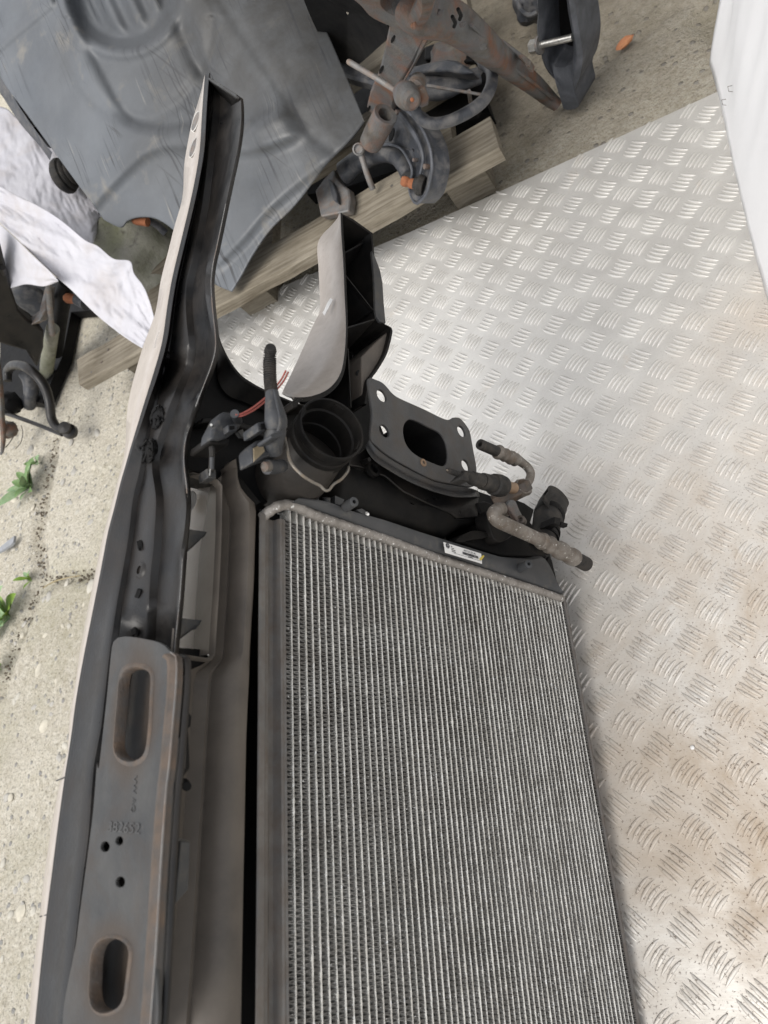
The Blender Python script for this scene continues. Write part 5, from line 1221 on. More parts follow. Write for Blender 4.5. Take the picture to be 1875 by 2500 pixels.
# ---------------------------------------------------------------- big splash shield leaning on the pile
LP = plane3((565, 712, .125), (890, 296, .21), (60, 300, .40))
def liner():
    A = P('S', [(-140, -90), (-60, 40), (0, 185), (70, 285), (150, 395), (254, 537)])
    Bt = P('S', [(254, 537), (293, 555), (312, 538), (345, 530), (385, 536), (430, 570), (470, 640), (515, 688), (565, 712)])
    Rt = P('S', [(565, 712), (590, 670), (618, 620), (660, 560), (720, 500), (800, 400), (860, 335), (890, 296)])
    Tp = P('S', [(-140, -90), (100, -190), (420, -210), (640, -130), (770, 30), (830, 150), (890, 296)])
    n = 150
    le, bo, ri, to = smooth_line(A, n), smooth_line(Bt, n), smooth_line(list(reversed(Rt)), n), smooth_line(Tp, n)
    # le: A->B (s=0, t 0..1); ri: D->T ; to: A->D ; bo: B->T
    steps = [([(155, -40), (185, 60), (215, 130), (250, 200), (290, 270), (330, 305), (400, 318), (470, 312), (560, 318), (620, 300), (650, 280)], 1.0, 13),
             ([(245, 500), (280, 460), (330, 410), (370, 380), (430, 368), (560, 380), (640, 370), (700, 350)], -.7, 12),
             ([(350, -60), (400, 30), (440, 110), (470, 170), (520, 230), (560, 290)], .7, 14),
             ([(430, -40), (470, 80), (500, 160), (560, 240), (600, 310)], -.6, 12),
             ([(560, 630), (600, 590), (660, 520), (740, 450), (830, 380)], -.6, 10),
             ([(480, -60), (560, 60), (640, 180), (740, 330), (800, 380)], .35, 14)]
    sdist = []
    for pl, h, wd in steps:
        q = [Vector(p) for p in smooth_line(pl, 24)]
        sdist.append(([q[0] + (q[0] - q[2]).normalized() * 400] + q + [q[-1] + (q[-1] - q[-3]).normalized() * 400], h, wd))
    def relief(p):
        h = 0
        for pl, a, wd in sdist:
            best = 1e9; sg = 1; ov = 0
            for i in range(len(pl) - 1):
                d = pl[i + 1] - pl[i]; q = Vector(p) - pl[i]; t = max(0, min(1, q.dot(d) / d.length_squared)); r = q - d * t; L2 = r.length
                if L2 < best:
                    best = L2; sg = 1 if d.x * q.y - d.y * q.x > 0 else -1; tr = q.dot(d) / d.length_squared
                    ov = max(0, (1 - tr) * d.length) if i == 0 else (max(0, tr * d.length) if i == len(pl) - 2 else 0)
            s = max(-1, min(1, sg * best / (wd * 1.7))); fade = math.exp(-max(0, best - 60) / 150) * math.exp(-(ov / 45.0) ** 2); 
            h += a * .010 * (math.sin(s * math.pi / 2)) * fade + a * .0015 * math.exp(-(best / (wd * .6)) ** 2) * math.exp(-(ov / 45.0) ** 2)
        # oval recess with flutes
        ex, ey = (p[0] - 300) / 118.0, (p[1] + 22) / 132.0; e = math.hypot(ex * .94 + ey * .18, ey * .98 - ex * .18)
        dr = ((p[0] - 480) * .78 - (p[1] - 20) * .62); h -= .055 * (max(0, dr) / 260.0) ** 2
        h -= .024 * max(0, min(1, (1.08 - e) / .22)); h += .008 * math.exp(-((e - 1.18) / .10) ** 2)
        if e < .82: h += .007 * math.sin((p[0] * .9 - p[1] * .42) * .115) * min(1, (.85 - e) * 5)
        h += -.006 * math.exp(-((math.hypot((p[0] - 340) / 180, (p[1] - 60) / 230) - 1) / .09) ** 2) * (1 if p[1] > 40 else .3)
        h += .0015 * noise.noise((p[0] * .012, p[1] * .012, 0)) + .004 * noise.noise((p[0] * .004, p[1] * .004, 5))
        if p[0] < 130: # raised strap crossing the corner
            dd = abs((p[0] - 5) * .64 + (p[1] - 100) * .77) ; h += .007 * max(0, 1 - (dd / 22) ** 2)
        return h
    rows = []
    for i in range(n):
        t = i / (n - 1); row = []
        for j in range(n):
            s = j / (n - 1)
            c = le[i] * (1 - s) + ri[i] * s + to[j] * (1 - t) + bo[j] * t - (to[0] * (1 - s) * (1 - t) + to[-1] * s * (1 - t) + bo[0] * (1 - s) * t + bo[-1] * s * t)
            row.append(LP(tuple(c), relief((c.x, c.y))))
        rows.append(row)
    r = thing('splash_shield', 'large scuffed grey plastic splash shield with pressed oval recess leaning on the pile', 'splash shield', atz((565, 712), .11))
    wpart('shield_sheet', MB().loft(rows), 'liner', r, angle=80, solid=.003)
    # flange strip under the left edge
    fl = smooth_line(P('S', [(-20, 150), (10, 200), (60, 280), (110, 350), (128, 372)]), 14); fl2 = smooth_line(P('S', [(-20, 190), (0, 225), (48, 300), (96, 356), (122, 392)]), 14)
    wpart('edge_flange', MB().loft([[LP(tuple(p), .0) for p in fl], [LP(tuple(p), -.02) for p in fl2], [LP(tuple(p), -.05) for p in fl2]]), 'blue_black', r)
liner()

# ---------------------------------------------------------------- suspension parts on the pallet
def base_of(p, z=None): return atz(p, GZ if z is None else z)
# rusty subframe arm running to the ground
r = thing('rusty_subframe', 'rusty pressed steel subframe arm reaching down to the concrete floor', 'car part', base_of((1357, 262)))
arm = [(1000, 5, 50, .40), (1020, 25, 50, .39), (1050, 42, 47, .37), (1100, 52, 44, .34), (1150, 85, 37, .30), (1200, 128, 31, .24), (1257, 172, 25, .15), (1304, 208, 21, .08), (1335, 236, 17, .03), (1362, 258, 13, .005)]
wpart('arm', world_tube('S', arm, n=40, seg=20, square=.5, flat=1.0), 'rust', r, angle=50)
seam = [(1150, 60, 4, .33), (1190, 100, 4, .28), (1215, 140, 4, .22), (1262, 172, 4, .17), (1310, 208, 4, .095), (1350, 240, 4, .03)]
wpart('weld_seam', world_tube('S', seam, n=40, seg=8, wave=None) if False else world_tube('S', seam, n=40, seg=8), 'rust', r)
ringp = [(862, -30), (900, 10), (930, 35), (960, 48), (1000, 52), (1035, 40), (1030, -10), (1010, -60), (900, -90)]
RP = plane3((860, 0, .43), (1030, 45, .40), (960, -40, .47))
ho = smooth_line(P('S', [(928, 8), (945, 30), (985, 45), (1005, 30), (1018, 5), (1012, -30), (960, -50), (935, -20)]), 30, True)
oo = smooth_line(P('S', [(840, -30), (880, 12), (905, 40), (940, 58), (985, 70), (1015, 72), (1050, 40), (1050, -30), (1000, -90), (880, -100)]), 40, True)
o1 = [RP(tuple(p), .0) for p in oo]; h1_ = [RP(tuple(p), .0) for p in smooth_line([tuple(q) for q in ho], 40, True)]
h1_ = align(o1, h1_)
wpart('socket_ring', MB().loft([[q - RP.n * .05 for q in o1], o1, [a.lerp(b, .5) + RP.n * .006 for a, b in zip(o1, h1_)], h1_, [q - RP.n * .05 for q in h1_]], True), 'rust', r, angle=60)
wpart('hat_bracket', MB().prism([atz(p, z) for p, z in zip(P('B2', [(295, 250), (320, 238), (360, 268), (470, 350), (500, 375), (490, 412), (468, 410), (455, 378), (345, 290), (312, 300), (290, 285)]), [.2] * 11)], (.0, .012, -.02)), 'rust', r, bevel=.002)
for c_, z_ in (((1075, 30), .40), ((1130, 60), .365), ((1180, 115), .305), ((1010, 62), .41)):
    c3_ = atz(c_, z_); d_ = (CAM - c3_).normalized(); s_ = depth_of(c3_) / FPX
    wpart('rust_blister', MB().ball(c3_, (9 * s_, 0, 0), (0, 8 * s_, 0), (0, 0, 7 * s_), 10, 7, .6, c_[0]), 'rust', r)
for c_, z_ in (((1118, 22), .40), ((1104, 40), .392)):
    c3_ = atz(c_, z_); wpart('crack', MB().tube([c3_, atz((c_[0] + 8, c_[1] + 16), z_ - .012), atz((c_[0] + 4, c_[1] + 26), z_ - .016)], .0022, 6), 'deep_black', r)
# box-section upright with bushing
r = thing('subframe_bracket', 'flat rusty steel bracket with bushing tube behind the grey splash shield', 'car part', base_of((905, 360), .1))
ub = [(735, 200), (900, 235), (1045, 345), (1050, 385), (960, 560), (850, 740), (790, 880), (770, 1010), (745, 1080), (640, 1080), (560, 1010), (530, 960), (560, 830), (640, 640), (690, 440)]
UP = plane3((980, 70, .36), (960, 280, .20), (1035, 100, .34))
UP = plane3((950, 60, .37), (905, 250, .22), (1030, 100, .345))
wpart('upright', MB().prism([UP(p) for p in P('B1', ub)], -UP.n * .03), 'rust', r, bevel=.004)
for c, a in (((770, 355), 34), ((665, 630), 36), ((552, 980), 26)):
    q = P('B1', [c])[0]; ring = [UP((q[0] + a * .27 * (.42 * math.cos(t) - .35 * math.sin(t)), q[1] + a * .27 * math.sin(t)), .0012) for t in [2 * math.pi * i / 18 for i in range(18)]]
    wpart('hole', MB().prism(ring, -UP.n * .002), 'deep_black', r)
fl = [UP(p, .001) for p in P('B1', [(1045, 345), (1085, 345), (1000, 500), (900, 690), (830, 800), (855, 735), (960, 555)])]
wpart('folded_edge', MB().prism(fl, -UP.n * .02), 'rust', r)
a, b = atz(P('B1', [(705, 1030)])[0], .235), atz(P('B1', [(570, 1290)])[0], .20); ax_ = (a - b); Rr = 112 * .27 * depth_of(a) / FPX
mb = MB(); lathe(mb, b, ax_, [(-.004, .0001), (-.004, Rr * .7), (0, Rr * .95), (ax_.length * .3, Rr), (ax_.length, Rr), (ax_.length + .001, Rr * .95), (ax_.length, Rr * .62), (ax_.length - .03, Rr * .58), (ax_.length - .03, .0001)], 28)
wpart('bushing', mb, 'rust', r, angle=40)
# drop link with ball joint
r = thing('drop_link', 'grey steel drop link rod with rusty ball joint end', 'car part', base_of((1000, 240), .22))
wpart('rod', world_tube('B1', [(372, 556, 22, .335), (385, 562, 26, .335), (600, 690, 25, .315), (790, 810, 27, .295), (850, 850, 40, .29)], n=20, seg=14), 'old_steel', r)
c = atz(P('B1', [(905, 870)])[0], .29); s = depth_of(c) / FPX * .27
mb = MB(); axb = (CAM - c).normalized(); lathe(mb, c, axb + Vector((.3, -.5, -.4)), [(-.03, .0001), (-.03, 60 * s), (-.022, 95 * s), (-.008, 118 * s), (.004, 112 * s), (.008, 92 * s), (.016, 88 * s), (.02, 60 * s), (.02, 30 * s), (.017, .0001)], 26)
wpart('ball_joint', mb, 'rust', r, angle=35)
mb = world_tube('B1', [(960, 800, 80, .28), (1000, 730, 76, .27)], seg=16); wpart('boot', mb, 'old_steel', r)
wpart('nut', world_tube('B1', [(990, 880, 92, .275), (1060, 850, 92, .27)], seg=6), 'rust', r, bevel=.002)
wpart('rust_spot', MB().ball(atz(P('B1', [(945, 898)])[0], .308), (.003, 0, 0), (0, .003, 0), (0, 0, .003), 8, 6), 'rust_bright', r)
# anti-roll bar
r = thing('anti_roll_bar', 'bent dark anti-roll bar curving above the pallet board end', 'car part', base_of((1080, 300), .1))
wpart('bar', world_tube('B1', [(975, 930, 48, .265), (978, 990, 50, .26), (1010, 1060, 52, .25), (1090, 1105, 53, .24), (1200, 1108, 53, .23), (1330, 1070, 54, .22), (1480, 990, 55, .21), (1590, 900, 55, .205), (1650, 790, 54, .20), (1665, 690, 53, .19), (1650, 610, 60, .17), (1610, 560, 80, .15)], n=60, seg=18), 'blue_black', r)
# lower control arm with ball joint
r = thing('control_arm', 'dark pressed steel control arm with orange rusty ball joint pin over the pallet board', 'car part', base_of((1020, 480), .1))
CP = plane3((960, 280, .19), (1050, 400, .16), (1005, 490, .115))
ca = smooth_line(P('B1', [(770, 900), (850, 960), (960, 1040), (1060, 1180), (1120, 1330), (1140, 1480), (1130, 1590), (1090, 1740), (1010, 1830), (975, 1815), (935, 1720), (945, 1640), (960, 1540), (930, 1450), (860, 1340), (760, 1300), (660, 1300), (680, 1180), (740, 1050)]), 70, True)
c0 = [CP(tuple(p)) for p in ca]; cen = sum(c0, Vector()) / 70
wpart('arm_plate', MB().loft([[q - CP.n * .03 for q in c0], c0, [q.lerp(cen, .06) + CP.n * .004 for q in c0], [q.lerp(cen, .25) - CP.n * .004 for q in c0], [q.lerp(cen, .96) - CP.n * .006 for q in c0]], True), 'blue_black', r, angle=50)
q = P('B1', [(756, 1212)])[0]; ring = [CP((q[0] + 5 * math.cos(t) - 4 * math.sin(t), q[1] + 17 * math.sin(t)), .006) for t in [2 * math.pi * i / 18 for i in range(18)]]
wpart('hole', MB().prism(ring, -CP.n * .002), 'deep_black', r)
wpart('bowed_arm', world_tube('B1', [(330, 1560, 120, .125), (440, 1470, 112, .13), (560, 1400, 105, .14), (700, 1370, 95, .14), (810, 1400, 88, .135), (870, 1480, 78, .13), (905, 1580, 66, .125)], n=40, seg=18, flat=.8), 'blue_black', r)
wpart('pin', world_tube('B1', [(850, 1625, 36, .155), (870, 1630, 46, .152), (900, 1640, 44, .15), (915, 1645, 36, .148), (930, 1650, 44, .147), (975, 1660, 46, .142)], seg=14), 'rust_bright', r, angle=50)
c = atz(P('B1', [(1010, 1665)])[0], .14); s = depth_of(c) / FPX * .27; pax = (atz(P('B1', [(860, 1628)])[0], .154) - c)
mb = MB(); lathe(mb, c, pax, [(-.008, .0001), (-.008, 80 * s), (0, 92 * s), (.003, 84 * s), (.004, 66 * s), (.008, 60 * s), (.010, 44 * s), (.012, .0001)], 26); wpart('joint_boot', mb, 'rubber', r, angle=35)
for c_, rr_ in (((1085, 1500), 26), ((985, 1440), 18), ((830, 1010), 24)):
    q = P('B1', [c_])[0]; c3_ = CP(q, .004); s_ = depth_of(c3_) / FPX * .27
    wpart('bolt_head', MB().tube([c3_ - CP.n * .002, c3_ + CP.n * .007], rr_ * s_, 6), 'rust', r, bevel=.0006)
ridge = [CP(tuple(p), .004) for p in smooth_line(P('B1', [(800, 980), (900, 1110), (1000, 1270), (1045, 1420), (1020, 1560)]), 24)]
wpart('pressed_ridge', MB().tube(ridge, [.0035 + .001 * math.sin(i * .2) for i in range(24)], 8), 'old_steel_dark', r)
edge_l = [q + CP.n * .003 for q in c0]
wpart('rolled_rim', MB().tube(edge_l + [edge_l[0]], .0024, 8), 'old_steel_dark', r)
# second link with an eye
r = thing('tie_link', 'thin grey link rod with round eye under the splash shield corner', 'car part', base_of((900, 460), .1))
wpart('rod', world_tube('B1', [(480, 1360, 34, .175), (500, 1440, 27, .165), (540, 1570, 27, .145), (590, 1700, 28, .12)], n=16, seg=12), 'old_steel', r)
c = atz(P('B1', [(465, 1345)])[0], .18); s = depth_of(c) / FPX * .27
mb = MB(); lathe(mb, c, CAM - c + Vector((-.2, .3, 0)), [(-.008, 40 * s), (-.008, 54 * s), (.006, 54 * s), (.008, 40 * s), (.004, 34 * s), (.004, .0001)], 22); wpart('eye', mb, 'old_steel', r)
# bracket lower left of the shield
r = thing('steel_hanger', 'curved pale steel hanger tucked between splash shield and pallet', 'car part', base_of((800, 470), .1))
wpart('hanger_sheet', MB().prism([atz(p, .13) for p in P('B1', [(240, 1520), (250, 1590), (300, 1650), (370, 1700), (385, 1780), (370, 1900), (120, 1950), (70, 1720), (150, 1610)])], (0, .01, -.02)), 'old_steel', r, bevel=.003)
wpart('hanger_web', MB().prism([atz(p, .14) for p in P('B1', [(180, 1600), (230, 1640), (270, 1750), (275, 1830), (230, 1800), (200, 1700)])], (0, .004, -.01)), 'blue_black', r, bevel=.002)
# dark shield behind
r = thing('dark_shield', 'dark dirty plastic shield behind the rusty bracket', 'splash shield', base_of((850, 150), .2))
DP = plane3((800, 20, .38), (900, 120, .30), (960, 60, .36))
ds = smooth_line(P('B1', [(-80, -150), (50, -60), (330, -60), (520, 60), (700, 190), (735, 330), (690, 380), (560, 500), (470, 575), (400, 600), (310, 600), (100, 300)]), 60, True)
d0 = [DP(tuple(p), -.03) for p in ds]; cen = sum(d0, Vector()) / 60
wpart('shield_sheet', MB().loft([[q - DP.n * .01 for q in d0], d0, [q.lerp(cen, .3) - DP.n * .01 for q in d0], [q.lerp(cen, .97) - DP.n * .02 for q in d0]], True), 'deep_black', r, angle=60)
# dark rear arm and the pile's shade sheet
r = thing('rear_arm', 'dusty dark suspension arm lying behind the anti-roll bar', 'car part', base_of((1120, 230), .06))
wpart('arm_beam', world_tube('B1', [(760, 720, 110, .14), (960, 760, 120, .14), (1200, 800, 120, .13), (1400, 730, 100, .12), (1550, 680, 90, .11)], n=24, seg=16, flat=.6), 'blue_black', r)
wpart('arm_flange', MB().prism([atz(p, .16) for p in P('B1', [(940, 600), (1090, 560), (1260, 530), (1340, 540), (1430, 590), (1500, 650), (1400, 660), (1260, 640), (1100, 640), (900, 690)])], (0, .02, -.03)), 'blue_black', r, bevel=.004)
wpart('stay', world_tube('B1', [(1080, 770, 16, .17), (1250, 800, 14, .16), (1440, 830, 14, .15), (1560, 850, 14, .14)], n=16, seg=8), 'old_steel', r)
wpart('stay_leg', world_tube('B1', [(1455, 820, 18, .15), (1470, 920, 18, .10)], seg=8), 'old_steel', r)
r = thing('dark_beam', 'dark angled beam deep in the parts pile', 'car part', base_of((880, 260), .1))
wpart('beam', world_tube('B1', [(300, 640, 60, .2), (460, 700, 60, .2), (620, 740, 60, .2), (800, 800, 60, .18)], seg=8, square=.6), 'blue_black', r)
r = thing('brake_hub', 'dark rounded hub casting behind the rusty subframe arm', 'car part', base_of((1100, 170), .06))
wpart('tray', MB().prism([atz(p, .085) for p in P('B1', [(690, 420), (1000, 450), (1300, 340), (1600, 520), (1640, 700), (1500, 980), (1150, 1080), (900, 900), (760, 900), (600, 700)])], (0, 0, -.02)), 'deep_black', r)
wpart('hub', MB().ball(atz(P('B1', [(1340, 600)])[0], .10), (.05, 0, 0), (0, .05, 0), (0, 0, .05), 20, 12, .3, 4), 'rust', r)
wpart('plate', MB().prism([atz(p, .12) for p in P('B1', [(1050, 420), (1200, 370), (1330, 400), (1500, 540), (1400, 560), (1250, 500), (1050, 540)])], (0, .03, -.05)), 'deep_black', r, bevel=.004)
r = thing('pile_shade_sheet', 'flat black sheet added as the shade under the pile', 'car part', base_of((1000, 350), .02))
wpart('shade_sheet', MB().prism([atz(p, .03) for p in P('B1', [(0, 500), (900, 400), (1500, 600), (1640, 1000), (1100, 1200), (900, 1500), (300, 1700), (0, 1750)])], (0, 0, -.03)), 'deep_black', r)  # black sheet standing in for the darkness beneath the parts
# fork bracket with a bright bolt
r = thing('strut_fork', 'black forked casting with a bright bolt across it standing on concrete', 'car part', base_of((1395, 262)))
FP = plane3((1395, 266, .0), (1320, 60, .16), (1420, 120, .11))
fo_ = smooth_line(P('B2', [(560, -60), (545, 90), (540, 200), (575, 380), (620, 465), (690, 535), (702, 610), (708, 682), (795, 668), (785, 600), (778, 545), (808, 470), (822, 330), (795, 150), (770, 0), (755, -60)]), 70, True)
fi_ = smooth_line(P('B2', [(586, -40), (584, 100), (592, 220), (606, 365), (645, 412), (690, 422), (738, 408), (762, 365), (762, 250), (735, 90), (705, -40)]), 70, True)
f0 = [FP(tuple(p), .0) for p in fo_]; i0 = align(f0, [FP(tuple(p), -.006) for p in fi_])
wpart('fork', MB().loft([[q - FP.n * .06 for q in f0], [q - FP.n * .01 for q in f0], f0, [a.lerp(b, .4) + FP.n * .006 for a, b in zip(f0, i0)], i0, [q - FP.n * .05 for q in i0]], True), 'old_steel_dark', r, angle=50)
wpart('fork_floor', MB().prism([q - FP.n * .045 for q in i0], -FP.n * .004), 'deep_black', r)
b0, b1_ = FP(P('B2', [(520, 290)])[0], .006), FP(P('B2', [(760, 233)])[0], -.004)
wpart('bolt', MB().tube([b0, b1_], .0052, 14), 'bright_steel', r)
wpart('bolt_head', MB().tube([b0 - (b1_ - b0).normalized() * .006, b0 + (b1_ - b0).normalized() * .008], .0105, 6), 'bright_steel', r)
wpart('washer', MB().tube([b0 + (b1_ - b0).normalized() * .008, b0 + (b1_ - b0).normalized() * .012], .0135, 18), 'old_steel', r)
r = thing('rubber_mount', 'dark rubber mount at the upper picture edge beside the fork', 'car part', base_of((1290, 40)))
wpart('mount', MB().ball(atz(P('B2', [(490, 20)])[0], .05), (.03, 0, 0), (0, .035, 0), (0, 0, .035), 20, 12, .35, 2), 'blue_black', r)
wpart('mount_lip', world_tube('B2', [(420, 10, 14, .08), (440, 60, 14, .075), (490, 95, 14, .07), (540, 75, 14, .07)], n=16, seg=8), 'blue_black', r)

# ---------------------------------------------------------------- left side pile
r = thing('dark_subframe', 'dark subframe leg at the left edge below the white cloth', 'car part', base_of((60, 860)))
SPn = plane3((0, 620, .36), (60, 830, .2), (110, 880, .12))
SPn = plane3((0, 620, .36), (20, 840, .21), (110, 810, .16))
sb = P('B4', [(-300, 130), (0, 130), (50, 330), (105, 560), (170, 760), (250, 850), (330, 900), (400, 960), (400, 1100), (340, 1290), (240, 1135), (60, 1085), (0, 1065), (-300, 1000)])
wpart('leg', MB().prism([SPn(p) for p in sb], -SPn.n * .05), 'black_steel', r, bevel=.006)
wpart('rib', world_tube('B4', [(20, 380, 26, .34), (60, 600, 26, .28), (110, 800, 22, .22), (180, 930, 18, .19)], n=20, seg=10), 'black_steel', r)
r = thing('left_roll_bar', 'bent black anti-roll bar resting on concrete at the left edge', 'car part', base_of((160, 1070)))
wpart('bar', world_tube('B4', [(70, 1400, 34, .10), (72, 1310, 40, .11), (120, 1262, 42, .125), (220, 1272, 43, .13), (320, 1345, 43, .12), (400, 1450, 43, .10), (445, 1590, 42, .08), (462, 1730, 42, .06), (510, 1815, 40, .048), (570, 1835, 34, .042)], n=60, seg=18), 'black_steel', r)
c = atz(P('B4', [(620, 1850)])[0], .03); s = depth_of(c) / FPX * .27
mb = MB(); lathe(mb, c, (.5, -.3, .8), [(-.02, .0001), (-.02, 50 * s), (-.008, 70 * s), (.004, 66 * s), (.008, 40 * s), (.018, 44 * s), (.022, 58 * s), (.028, 54 * s), (.03, .0001)], 22); wpart('ball_end', mb, 'black_steel', r, angle=35)
r = thing('left_drop_link', 'thin black link rod on the concrete at the left edge', 'car part', base_of((90, 1040)))
wpart('rod', world_tube('B4', [(40, 1688, 20, .055), (150, 1725, 19, .05), (350, 1800, 18, .04), (560, 1885, 19, .025)], n=16, seg=10), 'black_steel', r)
wpart('rod_end', MB().ball(atz(P('B4', [(100, 1600)])[0], .06), (.022, 0, 0), (0, .03, 0), (0, 0, .03), 14, 10, .3, 1), 'deep_black', r)
r = thing('damper_strut', 'grey damper rod in a mossy dark tube left of the pallet', 'car part', base_of((110, 900)))
wpart('rod', world_tube('B4', [(432, 500, 26, .26), (440, 620, 26, .23), (455, 820, 26, .18), (470, 980, 27, .14)], n=12, seg=14), 'old_steel', r)
wpart('outer_tube', world_tube('B4', [(475, 930, 58, .13), (450, 1080, 60, .09), (425, 1250, 60, .05), (415, 1380, 56, .01)], n=12, seg=18), 'moss_stone', r)
r = thing('black_rubber_post', 'black corrugated rubber post between damper and pallet', 'car part', base_of((140, 830)))
wpart('post', world_tube('B4', [(600, 500, 70, .2), (560, 700, 70, .15), (530, 900, 66, .1), (500, 1150, 60, .04)], n=40, seg=14), 'deep_black', r)
r = thing('copper_bushing', 'copper coloured bushing stub under the white cloth', 'car part', base_of((175, 735)))
wpart('stub', world_tube('B4', [(600, 655, 36, .175), (612, 656, 46, .175), (640, 660, 46, .172), (650, 662, 36, .172), (665, 664, 44, .17), (710, 672, 44, .165)], seg=18), 'rust_bright', r, angle=40)
wpart('collar', world_tube('B4', [(700, 665, 60, .165), (780, 700, 66, .155)], seg=18), 'blue_black', r)
r = thing('rusty_hook', 'rusty steel hook end at the left picture edge', 'car part', base_of((10, 1130)))
wpart('hook', world_tube('B4', [(-40, 1150, 50, .2), (0, 1500, 52, .13), (15, 1720, 46, .09), (30, 1880, 40, .06), (22, 2020, 28, .04), (8, 2060, 14, .035)], n=30, seg=14, flat=.6), 'rust', r)
wpart('bump', MB().ball(atz(P('B4', [(85, 1840)])[0], .05), (.02, 0, 0), (0, .025, 0), (0, 0, .02), 12, 8, .3, 9), 'rust', r)
r = thing('thin_wire', 'thin bent dark wire lying on the concrete at left', 'wire', base_of((50, 1080)))
wpart('wire', MB().tube(smooth_line([atz(p, GZ + .004) for p in P('B4', [(140, 1780), (130, 1880), (90, 1950), (50, 2000)])], 20), .0012, 6), 'deep_black', r)
wpart('wire', MB().tube(smooth_line([atz(p, GZ + .004) for p in P('B4', [(190, 1800), (205, 1870), (185, 1960), (140, 2010)])], 20), .0010, 6), 'deep_black', r)
r = thing('grey_disc_part', 'grey dusty round housing below the hanging cloth corner', 'car part', base_of((85, 760)))
wpart('housing', MB().ball(atz(P('B4', [(320, 700)])[0], .17), (.045, 0, .02), (0, .02, 0), (-.02, 0, .075), 20, 12, .15, 3), 'blue_black', r)
wpart('housing_ear', MB().prism([atz(p, .2) for p in P('B4', [(250, 850), (350, 770), (400, 560), (420, 560), (410, 760), (350, 860), (270, 900)])], (0, .02, -.02)), 'old_steel', r, bevel=.003)
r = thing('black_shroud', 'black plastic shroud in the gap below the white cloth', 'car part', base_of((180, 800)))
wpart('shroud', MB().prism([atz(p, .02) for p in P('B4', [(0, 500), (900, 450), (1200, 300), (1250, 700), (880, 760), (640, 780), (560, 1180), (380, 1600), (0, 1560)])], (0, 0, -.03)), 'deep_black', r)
r = thing('pile_rubber_tube', 'fat black rubber tube curving below the damper rod', 'car part', base_of((70, 1010)))
wpart('tube', world_tube('B4', [(220, 1330, 60, .07), (270, 1400, 66, .055), (280, 1520, 64, .04), (260, 1620, 60, .02)], n=20, seg=16), 'blue_black', r)
# driveshaft joint with rubber boot poking out below the shield
r = thing('driveshaft_joint', 'black rubber boot with copper coloured shaft under the shield edge', 'car part', base_of((165, 470), .2))
c = LP(P('B3', [(575, 845)])[0], -.028); s = depth_of(c) / FPX * .27
vw = (CAM - c).normalized(); sw = (RW @ Vector((.86, -.42, 0))); da = (vw * .45 + (sw - vw * sw.dot(vw)).normalized() * .89).normalized()
mb = MB(); lathe(mb, c, da, [(-60 * s, .0001), (-60 * s, 120 * s), (-30 * s, 150 * s), (0, 158 * s), (25 * s, 150 * s), (35 * s, 128 * s), (50 * s, 138 * s), (65 * s, 130 * s), (75 * s, 108 * s), (90 * s, 118 * s), (105 * s, 110 * s), (115 * s, 92 * s)], 34); wpart('boot', mb, 'rubber', r, angle=40)
mb = MB(); lathe(mb, c, da, [(110 * s, 92 * s), (122 * s, 96 * s), (128 * s, 84 * s), (130 * s, 60 * s), (240 * s, 55 * s)], 30); wpart('shaft', mb, 'brass', r, angle=40)
r = thing('black_bracket_strip', 'black clip strip along the left edge of the grey shield', 'car part', base_of((90, 380), .2))
wpart('strip', MB().loft([[LP(p, -.03) for p in P('B3', [(0, 20), (60, 90), (150, 180), (220, 260), (330, 400), (470, 580)])], [LP(p, -.05) for p in P('B3', [(-30, 60), (20, 130), (110, 230), (200, 340), (300, 470), (450, 600)])]]), 'black_plastic', r, solid=.004)
wpart('clip', MB().prism([LP(p, -.028) for p in P('B3', [(210, 250), (270, 330), (340, 385), (350, 405), (260, 390), (200, 300)])], -LP.n * .01), 'old_steel', r)
# mossy stone, brick bits
r = thing('mossy_stone', 'rounded mossy grey stone in the shade below the shield notch', 'stone', base_of((350, 640)))
wpart('stone', MB().ball(atz(P('B3', [(1330, 1560)])[0], .09), (.125, 0, 0), (0, .12, 0), (0, 0, .12), 40, 26, .22, 6), 'moss_stone', r, angle=80)
r = thing('orange_stub', 'orange rusty stub sticking out above the mossy stone', 'car part', base_of((345, 540), .15))
wpart('stub', world_tube('B3', [(1215, 1245, 36, .22), (1240, 1248, 40, .22), (1330, 1262, 40, .21)], seg=14), 'rust_bright', r)
wpart('stub_arm', world_tube('B3', [(1330, 1240, 30, .2), (1420, 1290, 34, .18), (1490, 1360, 34, .16)], seg=12), 'blue_black', r)
r = thing('black_bag', 'black folded plastic hanging beside the mossy stone', 'plastic', base_of((270, 600)))
mb = MB(); rows = []
for i in range(14):
    row = []
    for j in range(10):
        x = 860 + 260 * j / 9; y = 1160 + 500 * i / 13
        row.append(atz(P('B3', [(x, y)])[0], .22 - .012 * i + .012 * math.sin(j * 1.5 + i * .3)))
    rows.append(row)
wpart('fold', mb.loft(rows), 'deep_black', r, angle=70)
r = thing('red_clear_bottle', 'small red and clear plastic piece beside the painted lip', 'plastic', base_of((375, 735)))
wpart('piece', MB().ball(atz(P('B3', [(1395, 1990)])[0], .05), (.018, 0, 0), (0, .02, 0), (0, 0, .03), 12, 9, .3, 3), 'clear_red', r)
wpart('piece_clear', MB().ball(atz(P('B3', [(1390, 2040)])[0], .035), (.012, 0, 0), (0, .014, 0), (0, 0, .02), 12, 9, .2, 5), 'slate', r)
o = MB().ball((0, 0, 0), (.016, .004, 0), (-.003, .0085, 0), (0, 0, .007), 8, 6, .5, 1).build('brick_chip', M['brick'], angle=20)
o.location = atz(P('B2', [(1085, 265)])[0], GZ + .004); o.rotation_euler = (0, 0, .15); tag(o, 'orange brick chip lying on the concrete by the crack', 'brick')
